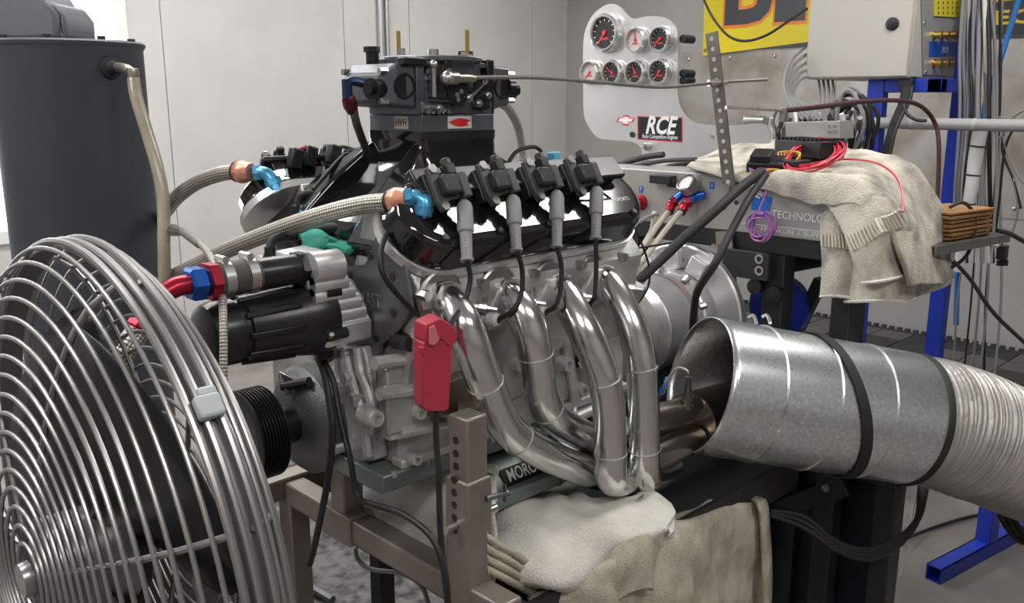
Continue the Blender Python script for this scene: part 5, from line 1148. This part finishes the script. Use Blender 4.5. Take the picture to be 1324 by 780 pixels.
MB().bar(V((u0.x,u0.y,.40))-nv_*.0, V((u0.x,u0.y,.40))+nv_*-.5, .05, .05).build('cross_tube', BLUEP, lg_, bevel=.003)
# low cables on the floor side
for i in range(3):
    MB().tube(spline([P(996,660+i*3,d=2.1),P(1040,668+i*7,d=2.08),P(1080,700+i*5,d=2.07),P(1120,712+i*5,d=2.08),P(1160,698+i*4,d=2.12),P(1186,672,d=2.16),P(1196-i*3,635,d=2.2),P(1199-i*3,600,d=2.25)],8), .008, 8).build('drooping_cable', BLKW, label='thick black cable drooping in front of the black dyno base', cat='cable', group='black cables drooping below the duct')
MB().tube(spline([P(1170,697,Z=.03),P(1200,685,Z=.01),P(1240,672,Z=.01),P(1270,665,Z=.01)],8), .006, 8).build('floor_cable', BLKW, label='thin black cable running along the floor to the blue cart foot', cat='cable')
MB().tube([P(1185,640,d=2.4),P(1176,690,d=2.4),P(1163,745,d=2.4)], .0025, 6).build('white_wire', WHTW, label='thin white wire hanging beside the drooping black cables', cat='wire')
for i in range(3): MB().tube(spline([P(1290+i*8,660,d=2.3),P(1300+i*8,680,d=2.3),P(1318+i*6,700-i*4,d=2.32),P(1345,705,d=2.35)],6), .007, 8).build('strap_end', RUB, label='black cable hanging under the corrugated duct near the blue foot', cat='cable', group='cables under the corrugated duct')
# ================================================================== banners on the far wall
bn = thing('yellow_banner', 'yellow banner with black orange-edged letters on the far wall', 'banner', (XW-.01,1.95,1.78))
BX_ = XW-.036
pa, pb = P(909,72,X=BX_), P(1046,54,X=BX_)
A = [pa, pb, V((BX_,pb.y,2.62)), V((BX_,pa.y+.03,2.62))]
MB().loft([A, [p+X3*.003 for p in A]]).build('banner_sheet', mat('yellow_vinyl', (.78,.64,.01), .4, var=.1, vscale=2), bn, smooth=0)
zt_ = P(960,35,X=BX_).z
for m_, off, bd, nm in ((mat('orange_print', (.85,.25,.04), .45), .002, .035, 'letter_outline'), (mat('charcoal_print', (.045,.052,.06), .4), .004, .0, 'banner_letter')):
    for ch, yy in (('B', P(964,10,X=BX_).y), ('I', P(1022,10,X=BX_).y)):
        text(nm, ch, m_, V((BX_-off, yy, zt_+.235)), -Y3, Z3, .66, bn, bold=.03+bd, width=(.36 if ch == 'B' else .22)+(.03 if bd else 0), depth=.0)
MB().cyl(P(912,65,X=BX_-.002), P(912,65,X=BX_-.006), .014, n=14).build('banner_eyelet', BRASS, bn)
bn = thing('black_banner', 'black banner with yellow lettering above the splash sheet', 'banner', (XW-.01,.2,1.83))
A = [P(a,b,X=BX_) for a,b in ((1262,46),(1400,40),(1400,-80),(1262,-80))]
MB().loft([A, [p+X3*.003 for p in A]]).build('banner_sheet', mat('black_vinyl', (.02,.021,.024), .35), bn, smooth=0)
text('banner_lettering', 'TEC', mat('yellow_print', (.80,.56,.02), .45), P(1296,23.5,X=BX_-.003), -Y3, Z3, .105, bn, bold=.03, width=.33, depth=.0)
A = [P(a,b,X=BX_-.002) for a,b in ((1276,4),(1312,0),(1312,-6),(1276,-3))]
MB().loft([A, [p+X3*.001 for p in A]]).build('banner_stripe', mat('yellow_print', (.80,.56,.02), .45), bn, smooth=0)
MB().tube(spline([P(905,-12,X=2.2),P(920,20,X=2.2),P(940,45,X=2.2),P(962,53,X=2.2),P(990,46,X=2.2),P(1020,27,X=2.25),P(1044,11,X=2.3)],8), .005, 8).build('swag_cable', BLKW, label='thin dark cable swagging across the front of the yellow banner', cat='cable')
# ================================================================== towels
def terry(name, c, c2, vs=6):
    m = mat(name, c, .95, col2=c2, vscale=vs*2.5, detail=10, bump=1.0, bscale=230, spec=.1); return m
TWL = terry('beige_terry', (.64,.59,.50), (.27,.255,.23)); TWH = terry('white_terry', (.78,.76,.71), (.60,.57,.52), 5); TWB = terry('cream_terry', (.60,.55,.45), (.36,.32,.25), 7)
def sheet(nm, rows, m, par, th=.008, nu=8, nv=8, nz=.004, nf=9, sub=0, hem=None, rip=0, rd=V((.8,.6,0)), rk=V((0,0,1))):
    g_ = surf(rows, nu, nv)
    if rip: g_ = [[p+rk*(rip*math.sin(p.dot(rd)*95+4*noise.noise(p*9))*(.5+.5*noise.noise(p*7+V((5,5,5))))) for p in r] for r in g_]
    g_ = [[p+V((noise.noise(p*nf+V((3,1,7))), noise.noise(p*nf+V((13,5,2))), noise.noise(p*nf+V((8,21,4)))))*nz*2 for p in r] for r in g_]
    o = MB().grid(g_).build(nm, m, par, solid=th, smooth=80, bevel=0)
    if hem: MB().tube([p+V((-.001,-.001,.003)) for p in g_[-1]], hem, 8, squash=.6).build('towel_hem', TWH, par)
    return o
tw = thing('beige_towel', 'grubby beige terry towel draped over the end of the console', 'towel', P(1120,385,X=1.05))
def rp(row): return [P(a,b,**{k:v}) for a,b,k,v in row]
sheet('towel_top', [
 rp([(912,204,'X',1.36),(955,186,'X',1.38),(1010,181,'X',1.39),(1080,190,'X',1.40),(1138,197,'X',1.40),(1180,214,'Y',-.53),(1208,255,'Y',-.57),(1222,298,'Y',-.59),(1228,358,'Y',-.60)]),
 rp([(904,208,'X',1.25),(950,203,'X',1.27),(1012,204,'X',1.28),(1080,209,'X',1.28),(1130,214,'X',1.28),(1170,235,'Y',-.54),(1196,276,'Y',-.58),(1211,315,'Y',-.60),(1222,362,'Y',-.61)]),
 rp([(896,212,'X',1.15),(946,217,'X',1.15),(1010,224,'X',1.14),(1062,230,'X',1.14),(1108,231,'X',1.13),(1150,250,'Y',-.56),(1178,290,'Y',-.60),(1194,326,'Y',-.62),(1206,366,'Y',-.63)]),
 rp([(893,213,'X',1.092),(944,223,'X',1.092),(1008,227,'X',1.09),(1054,230,'X',1.09),(1098,232,'X',1.088),(1136,250,'Y',-.575),(1166,292,'Y',-.605),(1182,330,'Y',-.625),(1192,368,'Y',-.635)]),
 rp([(891,215,'X',1.085),(942,231,'X',1.082),(1006,251,'X',1.085),(1046,264,'X',1.08),(1078,266,'X',1.065),(1116,268,'X',1.06),(1150,300,'Y',-.61),(1165,335,'Y',-.63),(1176,370,'Y',-.64)])], TWL, tw, .010, 12, 12, rip=.004, rd=V((.6,.7,.3)))
sheet('towel_flap', [
 rp([(1072,266,'X',1.075),(1100,255,'X',1.07),(1135,254,'X',1.08),(1166,264,'Y',-0.589)]),
 rp([(1084,290,'X',1.05),(1112,285,'X',1.045),(1150,280,'Y',-0.607),(1183,290,'Y',-0.598)]),
 rp([(1096,318,'X',1.04),(1125,320,'X',1.035),(1160,313,'Y',-0.611),(1196,316,'Y',-0.602)]),
 rp([(1105,348,'X',1.045),(1135,348,'X',1.035),(1172,338,'Y',-0.611),(1205,336,'Y',-0.604)]),
 rp([(1114,368,'X',1.045),(1142,364,'X',1.035),(1178,355,'Y',-0.611),(1210,346,'Y',-0.604)])], TWL, tw, .008, hem=.007)
sheet('towel_under_fold', [
 rp([(1064,278,'X',1.085),(1078,272,'X',1.075),(1096,290,'X',1.08)]),
 rp([(1062,310,'X',1.075),(1080,306,'X',1.06),(1100,318,'X',1.075)]),
 rp([(1063,350,'X',1.075),(1080,350,'X',1.06),(1101,352,'X',1.078)]),
 rp([(1061,385,'X',1.075),(1080,386,'X',1.062),(1102,388,'X',1.08)])], TWL, tw, .008, hem=.007)
sheet('towel_under_fold', [
 rp([(1096,330,'X',1.085),(1140,340,'X',1.08),(1190,340,'Y',-0.589),(1224,335,'Y',-0.566)]),
 rp([(1094,360,'X',1.08),(1140,364,'X',1.072),(1186,360,'Y',-0.592),(1226,352,'Y',-0.574)]),
 rp([(1092,392,'X',1.08),(1140,392,'X',1.068),(1178,390,'Y',-0.594),(1180,384,'Y',-0.589)])], TWL, tw, .008, hem=.007)
sheet('towel_end_fold', [
 rp([(1170,372,'Y',-0.581),(1200,366,'Y',-0.570),(1229,356,'Y',-0.544)]),
 rp([(1180,384,'Y',-0.581),(1205,377,'Y',-0.570),(1231,366,'Y',-0.544)])], TWH, tw, .008, nz=.002)
# ribbed border band on the flap: parallel raised cords
for k in range(17):
    t = k/16; k_ = dict(X=1.036) if 1094+68*t < 1138 else dict(Y=-.622); k2_ = dict(X=1.032) if 1102+70*t < 1140 else dict(Y=-.626); a0_ = P(1094+68*t, 304-34*t+2*math.sin(t*9), **k_); a1_ = P(1102+70*t, 324-37*t+2*math.sin(t*9), **k2_)
    MB().tube([a0_, a0_.lerp(a1_,.5)-X3*.002, a1_], .0034, 6).build('border_rib', mat('border_cotton', (.62,.58,.48), .9), tw)
for k in range(8):
    t = k/7; a0_ = P(1063+30*t, 302+3*t, X=1.066-.012*math.sin(t*3.14)); a1_ = P(1063+32*t, 318+4*t, X=1.064-.012*math.sin(t*3.14))
    MB().tube([a0_, a1_], .003, 6).build('border_rib', mat('border_cotton', (.62,.58,.48), .9), tw)
# controller, ECU module and red/purple wires on the towel
ctl = thing('black_controller', 'finned black controller box on the beige towel', 'controller', P(1045,206,X=1.4))
q0 = P(1005,188,X=1.36); q1 = P(1052,200,X=1.36)
R_ = rotm('Z', -20)
cc_ = P(1046,192,X=1.27)
cb_ = MB().box(cc_, (.09,.15,.042), rotm('Z',-14)).build('controller_body', BLACK, ctl, bevel=.003)
for k in range(11): MB().box(cc_+rotm('Z',-14) @ V((0,-.068+k*.0136,.022)), (.088,.006,.010), rotm('Z',-14)).build('cooling_fin', BLACK, cb_)
ecu = thing('ecu_connector', 'black wiring module with orange and pink wires on the towel edge', 'wiring module', P(990,228,X=1.12))
ec = P(992,214,X=1.14)
MB().box(ec, (.07,.09,.034), rotm('Z',20) @ rotm('Y',-15)).box(ec+V((-.01,.01,.024)), (.06,.05,.02), rotm('Z',20) @ rotm('Y',-15)).build('module_body', BLACK, ecu, bevel=.004)
MB().box(ec+V((.02,-.06,.0)), (.06,.06,.034), rotm('Z',-10)).build('module_plug', BLACK, ecu, bevel=.004)
cols = [REDW, mat('orange_wire', (.75,.22,.03), .4), mat('pink_wire', (.6,.12,.30), .4), mat('purple_wire', (.25,.10,.45), .4), mat('yellow_wire', (.65,.45,.05), .4)]
random.seed(11)
for k in range(14):
    a = ec+V((-.02+random.uniform(-.01,.01), random.uniform(-.05,.04), -.006)); e_ = P(985+random.uniform(-8,8),228+random.uniform(-3,4),X=1.10)
    MB().tube(spline([a, a.lerp(e_,.5)+V((-.02,random.uniform(-.01,.01),.008)), e_],5), .0018, 6).build('module_wire', cols[k % 5], ecu)
for k in range(5):
    pts = [ec+V((.03,-.03,.01)), ec+V((.05,-.04+.01*k,.03)), ec+V((.04,-.065,.02+.003*k)), ec+V((.0,-.06,.0))]
    MB().tube(spline(pts,5), .002, 6).build('module_wire', cols[1] if k % 2 else cols[4], ecu)
rc = thing('red_wire_coil', 'loose coil of red wire lying on the towel', 'wire coil', P(1050,225,X=1.2))
pts = []
cR = P(1050,224,X=1.20); 
for k in range(84):
    t = k/12*2*math.pi; r1_ = .052+.008*math.sin(k*.73); pts.append(cR+V((math.cos(t)*r1_*1.5+.01*math.sin(k*.31), math.sin(t)*r1_*1.1, .045+.45*math.cos(t)*r1_*1.5+.008*math.sin(k*.5))))
MB().tube(spline(pts,3), .0026, 6).build('wire_loops', REDW, rc)
MB().tube(spline([P(1076,208,X=1.24),P(1100,206,X=1.24),P(1130,210,X=1.22),P(1152,222,X=1.18),P(1164,240,X=1.12),P(1167,258,X=1.08),P(1167,274,X=1.04)],8), .0024, 6).build('wire_tail', REDW, rc)
for dx in (0,3): MB().tube(spline([P(1022,228,X=1.16),P(1016+dx,240,X=1.12),P(1022+dx,253,X=1.085),P(1027,252,X=1.085),P(1024,238,X=1.10)],6), .0022, 6).build('wire_tail', REDW if dx else BLKW, rc)
for k in range(3): MB().tube(spline([P(1018,232-3*k,X=1.16),P(1005,234-2*k,X=1.14),P(985,236-3*k,X=1.10),P(965,226,X=1.10)],6), .002, 6).build('wire_tail', cols[k], rc)
pc = thing('purple_wire_coil', 'small tied coil of purple and pink wire hanging on the console', 'wire coil', P(986,310,X=1.085))
cP = P(986,292,X=1.085)
pts = []
for k in range(96):
    t = k/12*2*math.pi; r1_ = .030+.006*math.sin(k*.9)+.004*math.sin(k*.23); pts.append(cP+V((-.006-.006*math.sin(k*.37), math.cos(t)*r1_, math.sin(t)*r1_)))
MB().tube(spline(pts[:56],3), .0018, 6).build('wire_loops', cols[3], pc); MB().tube(spline(pts[40:],3), .0018, 6).build('wire_loops', mat('violet_pink_wire', (.50,.15,.42), .4), pc)
MB().tube(spline([P(993,232,X=1.10),P(990,250,X=1.085),P(981,275,X=1.08),P(984,280,X=1.08)],6), .0024, 6).build('wire_tail', mat('violet_pink_wire', (.50,.15,.42), .4), pc)
MB().cyl(cP+V((-.008,.008,.03)), cP+V((-.008,-.008,.03)), .007, n=10).build('wire_tie', cols[3], pc)
# ================================================================== drip cart below the engine with towels
ct = thing('drip_cart', 'black drip tray cart under the engine covered by towels', 'cart', (.5,-.15,0))
MB().bb((.07,-.49,.56),(.95,.14,.60)).build('tray_floor', M_DK, ct, bevel=.003)
for lo, hi in (((.07,-.50,.56),(.95,-.49,.64)), ((.07,.14,.56),(.95,.15,.64)), ((.06,-.50,.56),(.07,.15,.64)), ((.95,-.50,.56),(.96,.15,.64))): MB().bb(lo,hi).build('tray_side', M_DK, ct)
for x in (.2,.9):
    for y in (-.42,.1): MB().bb((x-.02,y-.02,0),(x+.02,y+.02,.56)).build('leg', M_DK, ct, bevel=.002)
MB().bb((.2,-.43,.2),(.9,-.41,.24)).build('brace', M_DK, ct)
MB().lathe(P(905,640,Y=-.36)-Z3*.12, Z3, [(0,0),(0,.10),(.13,.125),(.14,.13),(.145,.125),(.14,.118),(.02,.09),(.02,0)], 40).build('drip_pot', mat('black_pot', (.008,.008,.009), .3), label='black round drip pot under the exhaust collector', cat='pot')
wt = thing('white_towel', 'thick white terry towel bunched on the drip tray under the oil pan', 'towel', P(740,740,Z=.62))
sheet('towel_top', [
 rp([(585,628,'Z',.69),(650,632,'Z',.695),(730,640,'Z',.70),(790,648,'Z',.70),(835,640,'Z',.70),(866,652,'Z',.69)]),
 rp([(600,650,'Z',.70),(660,655,'Z',.71),(735,658,'Z',.71),(790,665,'Z',.71),(838,655,'Z',.71),(872,668,'Z',.69)]),
 rp([(618,676,'Z',.69),(672,682,'Z',.71),(735,688,'Z',.71),(785,690,'Z',.71),(828,680,'Z',.70),(866,686,'Z',.68)]),
 rp([(630,704,'Z',.68),(676,722,'Z',.69),(728,728,'Z',.69),(778,712,'Z',.69),(820,696,'Z',.69),(862,690,'Z',.67)]),
 rp([(640,732,'Z',.66),(682,748,'Z',.665),(728,757,'Z',.665),(776,724,'Z',.67),(816,702,'Z',.67),(858,694,'Z',.66)]),
 rp([(645,738,'Z',.64),(686,754,'Z',.64),(730,762,'Z',.64),(778,730,'Z',.65),(816,708,'Z',.65),(856,700,'Z',.64)])], TWH, wt, .012, 14, 14, nz=.0045, nf=11, rip=.006, rd=V((.85,-.5,.2)))
for k in range(3):
    sheet('towel_fold', [rp([(826+k*9,644+k*4,'Z',.705-.006*k),(842+k*9,640+k*5,'Z',.705-.006*k),(858+k*6,650+k*6,'Z',.69-.006*k),(862+k*4,682+k*2,'Z',.67)]), rp([(806+k*9,672+k*3,'Z',.70-.006*k),(826+k*8,668+k*4,'Z',.705-.006*k),(846+k*6,672+k*4,'Z',.69-.006*k),(852+k*5,694,'Z',.66)])], TWH, wt, .008, nz=.002)
sheet('towel_hanging', [
 rp([(455,618,'X',.16),(520,606,'X',.16),(580,600,'X',.16),(640,600,'X',.16)]),
 rp([(462,645,'X',.075),(525,640,'X',.08),(585,640,'X',.07),(640,645,'X',.08)]),
 rp([(490,680,'X',.05),(540,684,'X',.065),(590,680,'X',.045),(640,690,'X',.06)]),
 rp([(522,712,'X',.045),(562,722,'X',.06),(600,722,'X',.04),(640,735,'X',.055)]),
 rp([(552,748,'X',.045),(580,765,'X',.055),(610,775,'X',.04),(645,785,'X',.05)])], TWH, wt, .008, 10, 10, nz=.006, nf=9, rip=.007, rd=V((0,.9,.5)), rk=V((-1,0,0)))
for k in range(4):
    sheet('towel_layer', [rp([(630,690+k*14,'Y',-.455),(670,716+k*12,'Y',-.46),(716,746+k*9,'Y',-.455),(745,752+k*9,'Y',-.45)]), rp([(630,700+k*14,'Y',-.452),(670,726+k*12,'Y',-.456),(716,757+k*9,'Y',-.452),(745,762+k*9,'Y',-.45)])], TWB, wt, .007, nz=.002)
bt = thing('cream_towel', 'stained cream towel hanging over the front of the drip tray', 'towel', P(870,800,Y=-.5))
tops = [(690,786),(735,758),(785,724),(832,696),(880,676),(935,660),(985,647)]
rws = []
for j, (dy, Y_) in enumerate(((-14,-.44),(-5,-.485),(6,-.51),(40,-.52),(85,-.52),(140,-.515),(200,-.51))):
    rws.append([P(a+(.05*dy if dy > 6 else 0)*(i-3)/3*.6, b+dy*(1 if i < 6 else .95), Y=Y_+(.022*math.sin(i*2.4+.6)+.01*math.sin(i*5+j*.7))*(1 if j > 1 else .3)) for i, (a,b) in enumerate(tops)])
sheet('towel_drape', rws, TWB, bt, .010, 12, 10, nz=.006, nf=9, rip=.009, rd=V((.75,0,.35)), rk=V((0,-1,0)))
sheet('towel_edge', [rp([(978,642,'Y',-.50),(990,650,'Y',-.525),(993,680,'Y',-.53),(996,730,'Y',-.53),(997,800,'Y',-.53)]), rp([(968,646,'Y',-.49),(980,655,'Y',-.528),(984,682,'Y',-.533),(986,732,'Y',-.533),(987,800,'Y',-.533)])], TWB, bt, .008, nz=.001)
sheet('towel_fold', [rp([(770,735,'Y',-.52),(800,705,'Y',-.53),(835,690,'Y',-.535),(850,700,'Y',-.53)]), rp([(775,765,'Y',-.53),(805,735,'Y',-.545),(838,725,'Y',-.55),(848,735,'Y',-.535)]), rp([(785,785,'Y',-.53),(812,765,'Y',-.54),(838,762,'Y',-.545),(842,765,'Y',-.53)])], TWB, bt, .010, nz=.005)
# camouflage-like floor mat under the stand and loose cables
M_MAT = mat('speckled_floor_mat', (.13,.125,.12), .8, col2=(.018,.018,.02), vscale=26, detail=2)
MB().bb((-.35,.05,.0),(1.25,1.7,.012)).build('floor_mat', M_MAT, label='mottled grey and black mat on the floor under the engine stand', cat='mat')
for lab, pts, r, pl_ in (('black cable arching in front of the hanging white towel', ((490,672),(508,645),(535,637),(558,648),(572,690),(580,735)), .0055, .10), ('black cable dropping from the oil pan toward the stand post', ((548,600),(556,630),(568,650),(584,682)), .005, .12), ('grey cable looping under the stand sleeve', ((460,700),(462,722),(480,736),(520,742),(545,758),(556,790)), .005, .12)):
    MB().tube(spline([P(a,b,X=pl_) for a,b in pts],8), r, 8).build('loose_cable', BLKW if 'grey' not in lab else GREYW, label=lab, cat='cable')
MB().tube([P(388,752,Z=.03),P(430,776,Z=.03)], .012, 10).build('floor_bar', GUN, label='short dark bar lying on the mottled mat', cat='bar')
MB().box(V((.05,.95,.09)), (.5,.35,.16)).build('floor_box', mat('dark_grey_box', (.10,.10,.10), .5), bevel=.006, label='low dark grey box on the floor behind the stand rail', cat='box')
